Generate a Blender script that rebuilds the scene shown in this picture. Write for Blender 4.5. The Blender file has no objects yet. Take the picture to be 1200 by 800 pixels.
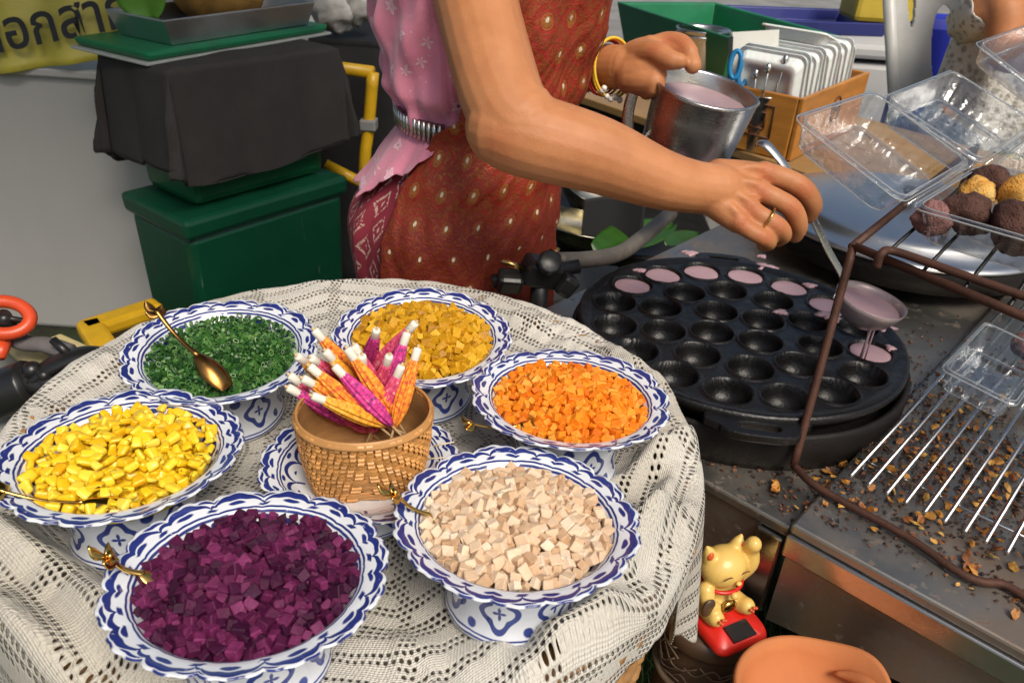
import bpy, bmesh, math, random
import numpy as np
from mathutils import Vector, Matrix, Euler, noise as mnoise
random.seed(7)
rnd = random.random
def uni(a, b): return a + (b - a) * rnd()
sc = bpy.context.scene
col = sc.collection
PI = math.pi
# ---------------------------------------------------------------- camera
CAM_Z, PITCH, ROLL, LENS = 1.26, math.radians(30.4), math.radians(3.8), 28.0
FX = LENS / 36 * 1200
cf = Vector((0, math.cos(PITCH), -math.sin(PITCH)))
r0 = Vector((1, 0, 0)); u0 = Vector((0, math.sin(PITCH), math.cos(PITCH)))
cr = r0 * math.cos(ROLL) + u0 * math.sin(ROLL)
cu = u0 * math.cos(ROLL) - r0 * math.sin(ROLL)
CL = Vector((0, 0, CAM_Z))
cam = bpy.data.cameras.new('camera'); camo = bpy.data.objects.new('camera', cam); col.objects.link(camo)
mw = Matrix((cr, cu, -cf)).transposed().to_4x4(); mw.translation = CL
camo.matrix_world = mw
cam.lens = LENS; cam.sensor_width = 36; cam.clip_start = .02; cam.clip_end = 400
cam.dof.use_dof = True; cam.dof.focus_distance = .70; cam.dof.aperture_fstop = 16
sc.camera = camo
def ray(x, y): return cr * ((x - 600) / FX) - cu * ((y - 400) / FX) + cf
def P(x, y, z):                       # where the sight line of a photo point meets the level z
    d = ray(x, y); return CL + d * ((z - CAM_Z) / d.z)
def D(x, y, t): return CL + ray(x, y) * t
# ---------------------------------------------------------------- light
SUN_EL, SUN_AZ = math.radians(52), math.radians(152)      # azimuth clockwise from +Y
world = bpy.data.worlds.new('World'); sc.world = world; world.use_nodes = True
wn = world.node_tree.nodes; wl = world.node_tree.links
sky = wn.new('ShaderNodeTexSky'); sky.sky_type = 'NISHITA'; sky.sun_disc = False
sky.sun_elevation = SUN_EL; sky.sun_rotation = SUN_AZ; sky.dust_density = 4.0; sky.air_density = 1.2
wl.new(sky.outputs[0], wn['Background'].inputs[0]); wn['Background'].inputs[1].default_value = .075
sun = bpy.data.lights.new('sun', 'SUN'); sun.energy = 2.2; sun.angle = math.radians(26); sun.color = (1, .92, .80)
suno = bpy.data.objects.new('sun', sun); col.objects.link(suno)
sd = Vector((math.sin(SUN_AZ) * math.cos(SUN_EL), math.cos(SUN_AZ) * math.cos(SUN_EL), math.sin(SUN_EL)))
suno.rotation_euler = sd.to_track_quat('Z', 'Y').to_euler(); suno.location = (2, -2, 4)
sc.view_settings.view_transform = 'Standard'; sc.view_settings.look = 'None'
sc.view_settings.exposure = 0.5; sc.view_settings.gamma = 1; sc.view_settings.use_curve_mapping = False
sc.render.engine = 'CYCLES'
sc.cycles.max_bounces = 10; sc.cycles.transparent_max_bounces = 24; sc.cycles.transmission_bounces = 10
sc.cycles.use_denoising = True; sc.cycles.caustics_reflective = False; sc.cycles.caustics_refractive = False
# ---------------------------------------------------------------- mesh helpers
WM = {}                                # world matrices of the Empties and parts
def worldm(o): return WM.get(o.name, Matrix.Identity(4)) if o else Matrix.Identity(4)
def put(o, m, parent=None):
    o.parent = parent
    WM[o.name] = m.copy()
    o.matrix_basis = worldm(parent).inverted() @ m if parent else m
def tag(o, label=None, cat=None, group=None, kind=None):
    if label: o['label'] = label
    if cat: o['category'] = cat
    if group: o['group'] = group
    if kind: o['kind'] = kind
    return o
def thing(name, label, cat, loc=(0, 0, 0), rz=0, group=None, m=None):
    o = bpy.data.objects.new(name, None); o.empty_display_size = .02; col.objects.link(o)
    put(o, m if m is not None else Matrix.Translation(loc) @ Matrix.Rotation(rz, 4, 'Z'))
    return tag(o, label, cat, group)
def smooth_path(pts, n=6):
    """Catmull-Rom through points (any dimension)."""
    pts = [Vector(p) for p in pts]
    if len(pts) < 3: return pts
    out = []
    q = [pts[0] * 2 - pts[1]] + pts + [pts[-1] * 2 - pts[-2]]
    for i in range(1, len(q) - 2):
        a, b, c, d = q[i - 1:i + 3]
        for k in range(n):
            t = k / n
            out.append(.5 * ((2 * b) + (c - a) * t + (2 * a - 5 * b + 4 * c - d) * t * t + (3 * b - a - 3 * c + d) * t ** 3))
    out.append(pts[-1]); return out
def lerp(a, b, t): return a + (b - a) * t
def interp(x, tab):
    """piecewise-linear table [(x, y)...]"""
    if x <= tab[0][0]: return tab[0][1]
    for (x0, y0), (x1, y1) in zip(tab, tab[1:]):
        if x <= x1: return y0 + (y1 - y0) * (x - x0) / (x1 - x0)
    return tab[-1][1]
def sinterp(x, tab):
    if x <= tab[0][0]: return tab[0][1]
    for (x0, y0), (x1, y1) in zip(tab, tab[1:]):
        if x <= x1:
            t = (x - x0) / (x1 - x0); t = t * t * (3 - 2 * t)
            return y0 + (y1 - y0) * t
    return tab[-1][1]
class MB:
    def __init__(s): s.v = []; s.f = []; s.uv = []
    def add(s, vs, fs, uvs=None):
        b = len(s.v); s.v += [Vector(p) for p in vs]
        for f in fs:
            s.f.append(tuple(i + b for i in f))
            s.uv.append([uvs[i] for i in f] if uvs else None)
        return s
    def box(s, c, d, m=None):
        c = Vector(c); x, y, z = [k / 2 for k in d]
        vs = [Vector((a * x, b * y, e * z)) for a, b, e in
              ((-1,-1,-1),(1,-1,-1),(1,1,-1),(-1,1,-1),(-1,-1,1),(1,-1,1),(1,1,1),(-1,1,1))]
        if m is not None: vs = [m @ v for v in vs]
        return s.add([v + c for v in vs], [(0,3,2,1),(4,5,6,7),(0,1,5,4),(1,2,6,5),(2,3,7,6),(3,0,4,7)])
    def tube(s, pts, r, n=8, cap=True, up=None, flat=1.0, closed=False):
        pts = [Vector(p) for p in pts]; N = len(pts)
        rs = r if isinstance(r, (list, tuple)) else [r] * N
        vs = []; prev = None
        for i, p in enumerate(pts):
            a = pts[(i - 1) % N] if (closed or i > 0) else p
            b = pts[(i + 1) % N] if (closed or i < N - 1) else p
            t = (b - a)
            t = t.normalized() if t.length > 1e-9 else Vector((0, 0, 1))
            if prev is None:
                ref = Vector(up) if up else (Vector((0, 0, 1)) if abs(t.z) < .9 else Vector((1, 0, 0)))
            else: ref = prev
            x = (ref - t * ref.dot(t))
            if x.length < 1e-6: x = t.orthogonal()
            x.normalize(); y = t.cross(x); prev = x
            for k in range(n):
                an = 2 * PI * k / n
                vs.append(p + x * math.cos(an) * rs[i] * flat + y * math.sin(an) * rs[i])
        fs = []
        for i in range(N if closed else N - 1):
            j = (i + 1) % N
            for k in range(n):
                fs.append((i*n+k, i*n+(k+1) % n, j*n+(k+1) % n, j*n+k))
        if cap and not closed:
            fs.append(tuple(reversed(range(n)))); fs.append(tuple((N-1)*n+k for k in range(n)))
        return s.add(vs, fs)
    def lathe(s, prof, n=48, fn=None, vv=None, cen=(0, 0, 0)):
        """prof [(r,z)], fn(theta, i, r, z)->(r,z); a radius 0 end closes."""
        c = Vector(cen); vs = []; uvs = []
        for i, (r, z) in enumerate(prof):
            for k in range(n + 1):
                th = 2 * PI * k / n
                rr, zz = fn(th, i, r, z) if fn else (r, z)
                vs.append(c + Vector((rr * math.cos(th), rr * math.sin(th), zz)))
                uvs.append((k / n, vv[i] if vv else i / (len(prof) - 1)))
        fs = []
        for i in range(len(prof) - 1):
            for k in range(n):
                a, b = i*(n+1)+k, i*(n+1)+k+1
                fs.append((a, b, b + n + 1, a + n + 1))
        return s.add(vs, fs, uvs)
    def grid(s, fn, nu, nv, uvf=None):
        vs = []; uvs = []
        for i in range(nu + 1):
            for j in range(nv + 1):
                u, v = i / nu, j / nv
                vs.append(fn(u, v)); uvs.append(uvf(u, v) if uvf else (u, v))
        fs = [(i*(nv+1)+j, (i+1)*(nv+1)+j, (i+1)*(nv+1)+j+1, i*(nv+1)+j+1) for i in range(nu) for j in range(nv)]
        return s.add(vs, fs, uvs)
    def ball(s, c, r, nu=12, nv=8, m=None, fn=None):
        c = Vector(c); r = Vector(r) if not isinstance(r, (int, float)) else Vector((r, r, r))
        def f(u, v):
            th = 2*PI*u; ph = PI*v
            p = Vector((math.sin(ph)*math.cos(th), math.sin(ph)*math.sin(th), -math.cos(ph)))
            q = Vector((p.x*r.x, p.y*r.y, p.z*r.z))
            if fn: q = fn(p, q)
            if m is not None: q = m @ q
            return q + c
        return s.grid(f, nu, nv)
    def prism(s, outline, h, m=None):
        """outline [(x,y)] extruded 0..h in z"""
        n = len(outline)
        vs = [Vector((x, y, 0)) for x, y in outline] + [Vector((x, y, h)) for x, y in outline]
        if m is not None: vs = [m @ v for v in vs]
        fs = [tuple(reversed(range(n))), tuple(range(n, 2*n))] + [(i, (i+1) % n, n+(i+1) % n, n+i) for i in range(n)]
        return s.add(vs, fs)
    def mesh(s, name, weld=1e-6):
        me = bpy.data.meshes.new(name)
        me.from_pydata([tuple(v) for v in s.v], [], s.f)
        if any(u is not None for u in s.uv):
            lay = me.uv_layers.new(name='UVMap')
            k = 0; buf = []
            for f, u in zip(s.f, s.uv):
                for i in range(len(f)): buf += list(u[i]) if u else [0.0, 0.0]
            lay.data.foreach_set('uv', buf)
        if weld:
            bm = bmesh.new(); bm.from_mesh(me)
            bmesh.ops.remove_doubles(bm, verts=bm.verts, dist=weld)
            bmesh.ops.recalc_face_normals(bm, faces=bm.faces) if weld > 0 else None
            bm.to_mesh(me); bm.free()
        return me
    def build(s, name, mat, parent=None, smooth=True, bevel=0, solid=0, local=False, weld=1e-6, sub=0, loc=None, solid_off=-1):
        """vertices are in world space unless local=True (then in the parent's space)"""
        W = worldm(parent)
        if loc is not None and parent is None:                 # own origin at loc
            W = Matrix.Translation(loc)
        if not local:
            inv = W.inverted(); s.v = [inv @ v for v in s.v]
        me = s.mesh(name, weld)
        me.materials.append(mat)
        if smooth: me.polygons.foreach_set('use_smooth', [True] * len(me.polygons))
        o = bpy.data.objects.new(name, me); col.objects.link(o)
        put(o, W, parent)
        if bevel:
            b = o.modifiers.new('bevel', 'BEVEL'); b.width = bevel; b.segments = 2; b.limit_method = 'ANGLE'; b.angle_limit = math.radians(40)
        if solid:
            b = o.modifiers.new('solid', 'SOLIDIFY'); b.thickness = solid; b.offset = solid_off
        if sub:
            b = o.modifiers.new('sub', 'SUBSURF'); b.levels = sub; b.render_levels = sub
        if smooth and bevel:
            b = o.modifiers.new('wn', 'WEIGHTED_NORMAL'); b.keep_sharp = True
        return o
def copy_part(o, parent, m=None):
    c = o.copy(); col.objects.link(c); c.parent = parent
    c.matrix_basis = m if m is not None else o.matrix_basis
    WM[c.name] = worldm(parent) @ c.matrix_basis
    return c
def copy_tree(o, m, label=None, group=None):
    """copy a thing, its parts and their sub-parts to the world matrix m"""
    c = o.copy(); col.objects.link(c); put(c, m)
    if label: c['label'] = label
    if group: c['group'] = group
    for ch in list(o.children):
        k = copy_part(ch, c)
        for g in list(ch.children): copy_part(g, k)
    return c
def frame(loc, zdir, xdir=None):
    """matrix whose local z points along zdir"""
    z = Vector(zdir).normalized()
    x = Vector(xdir) if xdir is not None else (Vector((1, 0, 0)) if abs(z.x) < .9 else Vector((0, 1, 0)))
    x = (x - z * x.dot(z)).normalized(); y = z.cross(x)
    m = Matrix((x, y, z)).transposed().to_4x4(); m.translation = Vector(loc); return m
# ---------------------------------------------------------------- node helpers
class X:
    """a socket with arithmetic: builds Math nodes"""
    nt = None
    def __init__(s, k): s.k = k
    @staticmethod
    def m(op, *a, clamp=False):
        n = X.nt.nodes.new('ShaderNodeMath'); n.operation = op; n.use_clamp = clamp
        for i, v in enumerate(a):
            if isinstance(v, X): X.nt.links.new(v.k, n.inputs[i])
            else: n.inputs[i].default_value = v
        return X(n.outputs[0])
    def __add__(s, o): return X.m('ADD', s, o)
    __radd__ = __add__
    def __sub__(s, o): return X.m('SUBTRACT', s, o)
    def __rsub__(s, o): return X.m('SUBTRACT', o, s)
    def __mul__(s, o): return X.m('MULTIPLY', s, o)
    __rmul__ = __mul__
    def __truediv__(s, o): return X.m('DIVIDE', s, o)
    def __rtruediv__(s, o): return X.m('DIVIDE', o, s)
def xsin(a): return X.m('SINE', a)
def xcos(a): return X.m('COSINE', a)
def xabs(a): return X.m('ABSOLUTE', a)
def xfrac(a): return X.m('FRACT', a)
def xfloor(a): return X.m('FLOOR', a)
def xmin(a, b): return X.m('MINIMUM', a, b)
def xmax(a, b): return X.m('MAXIMUM', a, b)
def xpow(a, b): return X.m('POWER', a, b)
def xsqrt(a): return X.m('SQRT', a)
def xsat(a): return X.m('ADD', a, 0.0, clamp=True)
def xstep(a, lo, hi):
    """smooth 0..1 as a goes lo..hi (lo may be above hi)"""
    n = X.nt.nodes.new('ShaderNodeMapRange'); n.interpolation_type = 'SMOOTHSTEP'
    if isinstance(a, X): X.nt.links.new(a.k, n.inputs[0])
    if lo > hi:
        n.inputs[1].default_value = hi; n.inputs[2].default_value = lo; n.inputs[3].default_value = 1; n.inputs[4].default_value = 0
    else:
        n.inputs[1].default_value = lo; n.inputs[2].default_value = hi
    return X(n.outputs[0])
def xmix(a, b, t):
    """mix colours"""
    n = X.nt.nodes.new('ShaderNodeMix'); n.data_type = 'RGBA'
    for i, v in ((0, t), (6, a), (7, b)):
        if isinstance(v, X): X.nt.links.new(v.k, n.inputs[i])
        elif i == 0: n.inputs[i].default_value = v
        else: n.inputs[i].default_value = (*v, 1)
    return X(n.outputs[2])
def coord(kind='Object'):
    n = X.nt.nodes.new('ShaderNodeTexCoord'); return X(n.outputs[kind])
def sep(v):
    n = X.nt.nodes.new('ShaderNodeSeparateXYZ'); X.nt.links.new(v.k, n.inputs[0]); return [X(o) for o in n.outputs]
def comb(x, y, z=0.0):
    n = X.nt.nodes.new('ShaderNodeCombineXYZ')
    for i, v in enumerate((x, y, z)):
        if isinstance(v, X): X.nt.links.new(v.k, n.inputs[i])
        else: n.inputs[i].default_value = v
    return X(n.outputs[0])
def scalev(v, s):
    n = X.nt.nodes.new('ShaderNodeMapping'); X.nt.links.new(v.k, n.inputs[0]); n.inputs[3].default_value = s if isinstance(s, (tuple, list)) else (s, s, s)
    return X(n.outputs[0])
def noise(v, scale, detail=3, rough=.55, dist=0):
    n = X.nt.nodes.new('ShaderNodeTexNoise'); X.nt.links.new(v.k, n.inputs['Vector'])
    n.inputs['Scale'].default_value = scale; n.inputs['Detail'].default_value = detail; n.inputs['Roughness'].default_value = rough; n.inputs['Distortion'].default_value = dist
    return X(n.outputs[0])
def voro(v, scale, feature='F1', out='Distance', rand=1):
    n = X.nt.nodes.new('ShaderNodeTexVoronoi'); n.feature = feature; X.nt.links.new(v.k, n.inputs['Vector'])
    n.inputs['Scale'].default_value = scale; n.inputs['Randomness'].default_value = rand
    return X(n.outputs[out])
def orand(island=False):
    n = X.nt.nodes.new('ShaderNodeObjectInfo'); r = X(n.outputs['Random'])
    if island:
        g = X.nt.nodes.new('ShaderNodeNewGeometry'); r = xfrac(r + X(g.outputs['Random Per Island']))
    return r
def ramp(a, stops):
    n = X.nt.nodes.new('ShaderNodeValToRGB'); X.nt.links.new(a.k, n.inputs[0])
    e = n.color_ramp.elements
    while len(e) < len(stops): e.new(.5)
    for i, (p, c) in enumerate(stops): e[i].position = p; e[i].color = (*c, 1)
    return X(n.outputs[0])
def bump(h, strength=.3, dist=.002, normal=None):
    n = X.nt.nodes.new('ShaderNodeBump'); X.nt.links.new(h.k, n.inputs['Height'])
    n.inputs['Strength'].default_value = strength; n.inputs['Distance'].default_value = dist
    if normal: X.nt.links.new(normal.k, n.inputs['Normal'])
    return X(n.outputs[0])
def setin(b, name, v):
    if isinstance(v, X): X.nt.links.new(v.k, b.inputs[name])
    elif isinstance(v, (tuple, list)) and len(v) == 3 and name in ('Base Color', 'Specular Tint', 'Sheen Tint', 'Emission Color'): b.inputs[name].default_value = (*v, 1)
    else: b.inputs[name].default_value = v
def newmat(name):
    m = bpy.data.materials.new(name); m.use_nodes = True; X.nt = m.node_tree
    return m, m.node_tree.nodes['Principled BSDF']
def pbr(name, base, rough=.5, metal=0, vary=.12, vscale=30, bmp=.15, bscale=120, bdist=.001, stretch=None, island=False, rvar=0, **kw):
    """plain procedural material: noise-varied colour, noise bump, per-object tint"""
    m, b = newmat(name)
    v = coord('Object')
    if stretch: v = scalev(v, stretch)
    n1 = noise(v, vscale, 4)
    n2 = noise(v, vscale * .21, 2)
    k = xsat((n1 * .6 + n2 * .4 - .5) * 2.2 + .5)
    if rvar: k = xsat(k * (1 - rvar) + orand(island) * rvar)
    c0 = tuple(x * (1 - vary) for x in base); c1 = tuple(min(1, x * (1 + vary)) for x in base)
    setin(b, 'Base Color', xmix(c0, c1, k))
    setin(b, 'Roughness', xsat(noise(v, vscale * .6, 3) * .3 + (rough - .15)))
    b.inputs['Metallic'].default_value = metal
    if bmp: setin(b, 'Normal', bump(noise(v, bscale, 4), bmp, bdist))
    for kk, vv in kw.items(): setin(b, kk.replace('_', ' '), vv)
    return m
def spectrans(m):
    return m
# ---------------------------------------------------------------- ground
def m_ground():
    m, b = newmat('soil_grass'); v = coord('Object')
    n = noise(v, 6, 5); c = ramp(n, [(.3, (.025, .022, .014)), (.5, (.03, .045, .015)), (.7, (.05, .08, .025))])
    setin(b, 'Base Color', c); setin(b, 'Roughness', .95); setin(b, 'Normal', bump(noise(v, 60, 5), .8, .02)); return m
def m_pave():
    m, b = newmat('concrete'); v = coord('Object')
    n = noise(v, 3, 6, .6); setin(b, 'Base Color', ramp(n, [(.3, (.16, .155, .145)), (.7, (.27, .26, .245))]))
    setin(b, 'Roughness', .85); setin(b, 'Normal', bump(noise(v, 90, 5), .3, .004)); return m
g = MB(); g.grid(lambda u, v: Vector((-60 + 120*u, -40 + 160*v, .006*math.sin(u*900)*math.cos(v*700))), 60, 60)
tag(g.build('ground', m_ground(), smooth=True), kind='structure')
g = MB(); g.box((0, 12.6, -.02), (40, 20.4, .1)); tag(g.build('pavement', m_pave(), smooth=False, bevel=.008), kind='structure')
M_GRASS = pbr('grass_blade', (.045, .10, .022), .6, vary=.5, vscale=3, bmp=0, rvar=.6, island=True)
g = MB()
for i in range(5200):
    x, y = uni(.12, .75), uni(.18, 1.25)
    h = uni(.03, .085); a = uni(0, 2*PI); ln = uni(.01, .05); w = uni(.0012, .0022)
    d = Vector((math.cos(a), math.sin(a), 0)); e = Vector((-d.y, d.x, 0)) * w; p = Vector((x, y, -.004))
    q = p + d*ln*.35 + Vector((0, 0, h*.6)); t = p + d*ln + Vector((0, 0, h))
    g.add([p - e, p + e, q + e*.8, q - e*.8, t], [(0, 1, 2, 3), (3, 2, 4)])
tag(g.build('grass', M_GRASS, smooth=False, weld=0), 'short green grass growing beside the steel stove', 'grass', kind='stuff')
# ---------------------------------------------------------------- wicker table
TC = Vector((-.13, .567, 0)); TR = .284; TZ = .82
M_WICK = pbr('rattan', (.36, .19, .07), .5, vary=.35, vscale=25, bmp=.4, bscale=200, stretch=(1, 1, 6))
M_WICKD = pbr('rattan_dark', (.26, .23, .19), .6, vary=.4, vscale=30, bmp=.4, bscale=200)
tb = thing('wicker_table', 'round woven rattan table under a crochet cloth', 'table', TC)
g = MB(); g.lathe([(0, TZ-.03), (TR-.01, TZ-.03), (TR-.01, TZ-.014), (0, TZ-.014)], 64, cen=TC); g.build('tray_top', M_WICKD, tb, smooth=False)
g = MB()
for k in range(3):                                   # twisted rim of three canes
    g.tube([TC + Vector(((TR + .011*math.cos(30*t + k*2.09))*math.cos(t), (TR + .011*math.cos(30*t + k*2.09))*math.sin(t), TZ - .012 + .011*math.sin(30*t + k*2.09)))
            for t in [2*PI*i/360 for i in range(360)]], .0095, 7, closed=True)
g.build('rim', M_WICK, tb)
g = MB()
nst = 56
for k in range(nst):
    a = 2*PI*k/nst
    g.tube([TC + Vector(((TR-.006 - .05*s**1.3 + .0)*math.cos(a), (TR-.006 - .05*s**1.3)*math.sin(a), (TZ-.02)*(1-s))) for s in [i/8 for i in range(9)]], .0042, 6)
g.build('stakes', M_WICK, tb)
g = MB()
for j in range(62):
    z = TZ - .034 - j*.0125; s = 1 - z/(TZ-.02); rr = TR - .006 - .05*max(0, s)**1.3
    if z < .02: break
    g.tube([TC + Vector(((rr + .005*math.sin(nst/2*t + PI*(j % 2)))*math.cos(t), (rr + .005*math.sin(nst/2*t + PI*(j % 2)))*math.sin(t), z)) for t in [2*PI*i/168 for i in range(168)]], .0055, 5, closed=True)
g.build('weave', M_WICK, tb)
# ---------------------------------------------------------------- crochet cloth
def m_crochet():
    m, b = newmat('crochet_cotton'); nt = m.node_tree
    u, v, _ = sep(coord('UV')); th = u; rho = v * .5
    ang = th * (2*PI)
    fan = xabs(xsin(ang * 5.0))
    q = rho + fan * .016 + noise(coord('Object'), 9, 2) * .008
    row = q / .0050; ri = xfloor(row); rf = xfrac(row)
    band = xfloor(rho / .045) * .045 + .045
    nper = xfloor(band * (2*PI/.0052))
    cf_ = xfrac(th * nper + ri * .5)
    zone = X.m('MODULO', ri, 9.0)
    open_ = xmax(xstep(zone, 2.6, 1.4), xstep(xabs(zone - 5.5), 1.2, .6) * .8)
    spoke = xstep(xabs(xfrac(th * 20.0 + rho * 2) - .5), .10, .04)
    pine = xstep(xabs(xsin(ang * 10.0)) - xabs(xfrac(rho / .11) - .5) * 1.7, .15, .4)
    o = xsat(xmax(open_ * .85, spoke * .7) - pine * .35 + noise(coord('Object'), 25, 2) * .25 - .08)
    hw = xstep(o, .16, .28) * (o * .32 + .08) + .012
    dx = (cf_ - .5) / hw; dy = (rf - .5) / (hw * .55 + .16)
    dd = xsqrt(dx*dx + dy*dy)
    hole = xstep(dd, 1.12, .88)
    fine = xsin(row * (2*PI*3)) * .35 + xsin((th * nper + row * .5) * (2*PI*2)) * .35
    h = xstep(dd, .8, 2.2) * .8 + fine * .4 + noise(coord('Object'), 700, 2) * .3
    base = xmix((.40, .365, .30), (.58, .54, .455), noise(coord('Object'), 14, 4))
    base = xmix(base, (.66, .63, .56), xstep(noise(coord('Object'), 4, 2), .4, .7))
    setin(b, 'Base Color', base); setin(b, 'Roughness', .9); setin(b, 'Normal', bump(h, .9, .0016))
    setin(b, 'Sheen Weight', .15)
    tr = nt.nodes.new('ShaderNodeBsdfTransparent'); mx = nt.nodes.new('ShaderNodeMixShader')
    nt.links.new(hole.k, mx.inputs[0]); nt.links.new(b.outputs[0], mx.inputs[1]); nt.links.new(tr.outputs[0], mx.inputs[2])
    nt.links.new(mx.outputs[0], nt.nodes['Material Output'].inputs[0]); return m
def ridge(p, a, b, w, h):
    """rounded fold between two plan points"""
    a = Vector(a[:2]); b = Vector(b[:2]); d = b - a; t = max(0, min(1, (p - a).dot(d)/d.length_squared))
    k = (p - a - d*t).length
    return h * math.exp(-(k/w)**2) * (math.sin(PI*min(1, max(0, .12 + t*.8))))
RID = [(P(-60, 628, TZ), P(120, 722, TZ), .020, .040), (P(100, 715, TZ), P(215, 815, TZ), .020, .036), (P(-60, 730, TZ), P(90, 840, TZ), .026, .044),
       (P(690, 672, TZ), P(800, 610, TZ), .011, .034), (P(745, 560, TZ), P(822, 515, TZ), .012, .024), (P(620, 800, TZ), P(740, 715, TZ), .015, .034),
       (P(770, 640, TZ), P(690, 722, TZ), .009, .022), (P(90, 450, TZ), P(150, 420, TZ), .02, .010), (P(800, 478, TZ), P(690, 415, TZ), .013, .016), (P(790, 560, TZ), P(755, 640, TZ), .008, .016),
       (P(-10, 590, TZ), P(75, 640, TZ), .012, .012), (P(640, 392, TZ), P(590, 378, TZ), .014, .012), (P(660, 600, TZ), P(790, 545, TZ), .010, .012), (P(420, 760, TZ), P(560, 790, TZ), .016, .010), (P(200, 352, TZ), P(150, 398, TZ), .010, .012)]
def hang(thd):                                        # hem length past the rim by direction (degrees)
    return sinterp(thd, [(-180, .07), (-150, .10), (-100, .12), (-60, .10), (-42, .045), (-30, .030), (-22, .12), (-10, .175), (8, .165), (30, .12), (70, .055), (120, .045), (180, .07)])
def cloth_pt(th, s):
    thd = math.degrees((th + PI) % (2*PI) - PI)
    L = hang(thd) * (1 + .0) + .0045*abs(math.sin(th*44))
    R1 = TR + .006
    tot = R1 + L; r = s * tot
    e = Vector((math.cos(th), math.sin(th), 0))
    if r < R1: rr, z = r, TZ
    else:
        k = r - R1; bend = .010
        if k < bend * PI/2: rr = R1 + bend*math.sin(k/bend); z = TZ - bend*(1 - math.cos(k/bend))
        else:
            k2 = k - bend*PI/2; rr = R1 + bend + .03*k2; z = TZ - bend - k2
        A = .075*max(0, k - .01)
        rr += A*(math.sin(17*th + 1.3*math.sin(3*th)) + .5*math.sin(31*th + 2))*(.9 if k > 0 else 0) + .004
    p = TC + e*rr
    lip = sinterp(min(r, R1), [(TR - .055, 0), (TR - .01, .008), (TR + .02, .009)])
    z += lip
    fade = 1 if r < R1 else max(0, 1 - (r - R1)/.03)
    p2 = Vector((p.x, p.y))
    w = sum(ridge(p2, *q) for q in RID)
    ex_ = max(0, 1 - abs(r - TR + .02)/.05)*(1 if -75 < thd < 60 else .35)
    w += ex_*(.010*mnoise.noise((th*9, r*20, 1)) + .008*mnoise.noise((th*21, r*30, 5)))
    w += .0022*mnoise.noise((p.x*16, p.y*16, 3)) + .0012*mnoise.noise((p.x*45, p.y*45, 8))
    p.z = z + w*fade + .0015
    return p, r
NT, NS = 480, 150
vs = []; uvs = []
for i in range(NT + 1):
    th = 2*PI*i/NT - PI
    for j in range(NS + 1):
        p, r = cloth_pt(th, j/NS); vs.append(p); uvs.append((i/NT, r/.5))
g = MB(); g.add(vs, [(i*(NS+1)+j, (i+1)*(NS+1)+j, (i+1)*(NS+1)+j+1, i*(NS+1)+j+1) for i in range(NT) for j in range(NS)], uvs)
cl = g.build('tablecloth', m_crochet(), loc=TC, weld=1e-7, solid=.0012)
tag(cl, 'cream crochet lace tablecloth draped over the round wicker table', 'tablecloth')
# ---------------------------------------------------------------- porcelain
BLUE = (.010, .014, .10); WHITE = (.70, .735, .80)
def m_rim():
    m, b = newmat('painted_porcelain_rim'); u, v, _ = sep(coord('UV'))
    ob = coord('Object'); wob = (noise(ob, 60, 2) - .5)
    u = u + (noise(ob, 35, 2) - .5) * .012
    N = 13.0
    a = u * N; fa = xfrac(a) - .5
    v = v + wob * .10
    arch = .36 + .40 * xsqrt(xsat(1 - (fa*2)*(fa*2)*1.02))            # scallop hanging between cusps
    thick = .075 + .10 * xstep(xabs(fa), .45, .1)
    l1 = xstep(xabs(v - arch) - thick, .045, -.005)
    rimv = xstep(v, 0.0, .05) * xstep(v, 1.30, 1.2)
    d1 = xsqrt((fa/.17)*(fa/.17) + ((v - .36)/.14)*((v - .36)/.14)); dot1 = xstep(d1, 1.1, .75)
    fb = xfrac(a + .5) - .5
    d2 = xsqrt((fb/.20)*(fb/.20) + ((v - .86)/.10)*((v - .86)/.10)); dot2 = xstep(d2, 1.1, .75)
    tick = xstep(xabs(fb + (v - .2)*.3), .12, .06) * xstep(xabs(v - .2), .13, .08)
    edge = xstep(v, .97, 1.05) * xstep(xsin(a * (2*PI*2)) , -.3, .5)
    rings = xmax(xstep(xabs(v + .08), .10, .05), xstep(xabs(v + .36), .10, .05))
    # inner wall: leaning strokes and dots
    c = u * 13.0; fc = xfrac(c) - .5
    arc2 = -1.55 + .75 * xsqrt(xsat(1 - (fc*2)*(fc*2)))
    l3 = xstep(xabs(v - arc2) - .12, .05, -.01)
    d3 = xsqrt((fc/.12)*(fc/.12) + ((v + 1.45)/.18)*((v + 1.45)/.18)); dot3 = xstep(d3, 1.1, .75)
    fd = xfrac(c + .5) - .5
    d4 = xsqrt((fd/.13)*(fd/.13) + ((v + .62)/.15)*((v + .62)/.15)); dot4 = xstep(d4, 1.1, .75)
    inner = xmax(xmax(l3, dot3), dot4) * xstep(v, -.45, -.5) * xstep(v, -2.2, -2.1)
    under = xstep(v, 1.3, 1.4) * xmax(xstep(xabs(v - 1.45), .06, .03), xstep(xabs(xsin(a*PI)), .25, .1) * xstep(v, 1.5, 1.55))
    blue = xsat(xmax(xmax(xmax(l1, dot1), xmax(dot2, tick)), edge) * rimv + rings + inner + under)
    blue = blue * xstep(noise(ob, 240, 2), .18, .34)
    bc = xmix(BLUE, (.03, .05, .26), noise(ob, 45, 3))
    setin(b, 'Base Color', xmix(xmix(WHITE, (.78, .79, .80), noise(ob, 10, 2)), bc, blue))
    setin(b, 'Roughness', .10); setin(b, 'Coat Weight', .5); setin(b, 'Coat Roughness', .04); setin(b, 'Normal', bump(noise(ob, 60, 2), .06, .002)); return m
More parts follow.
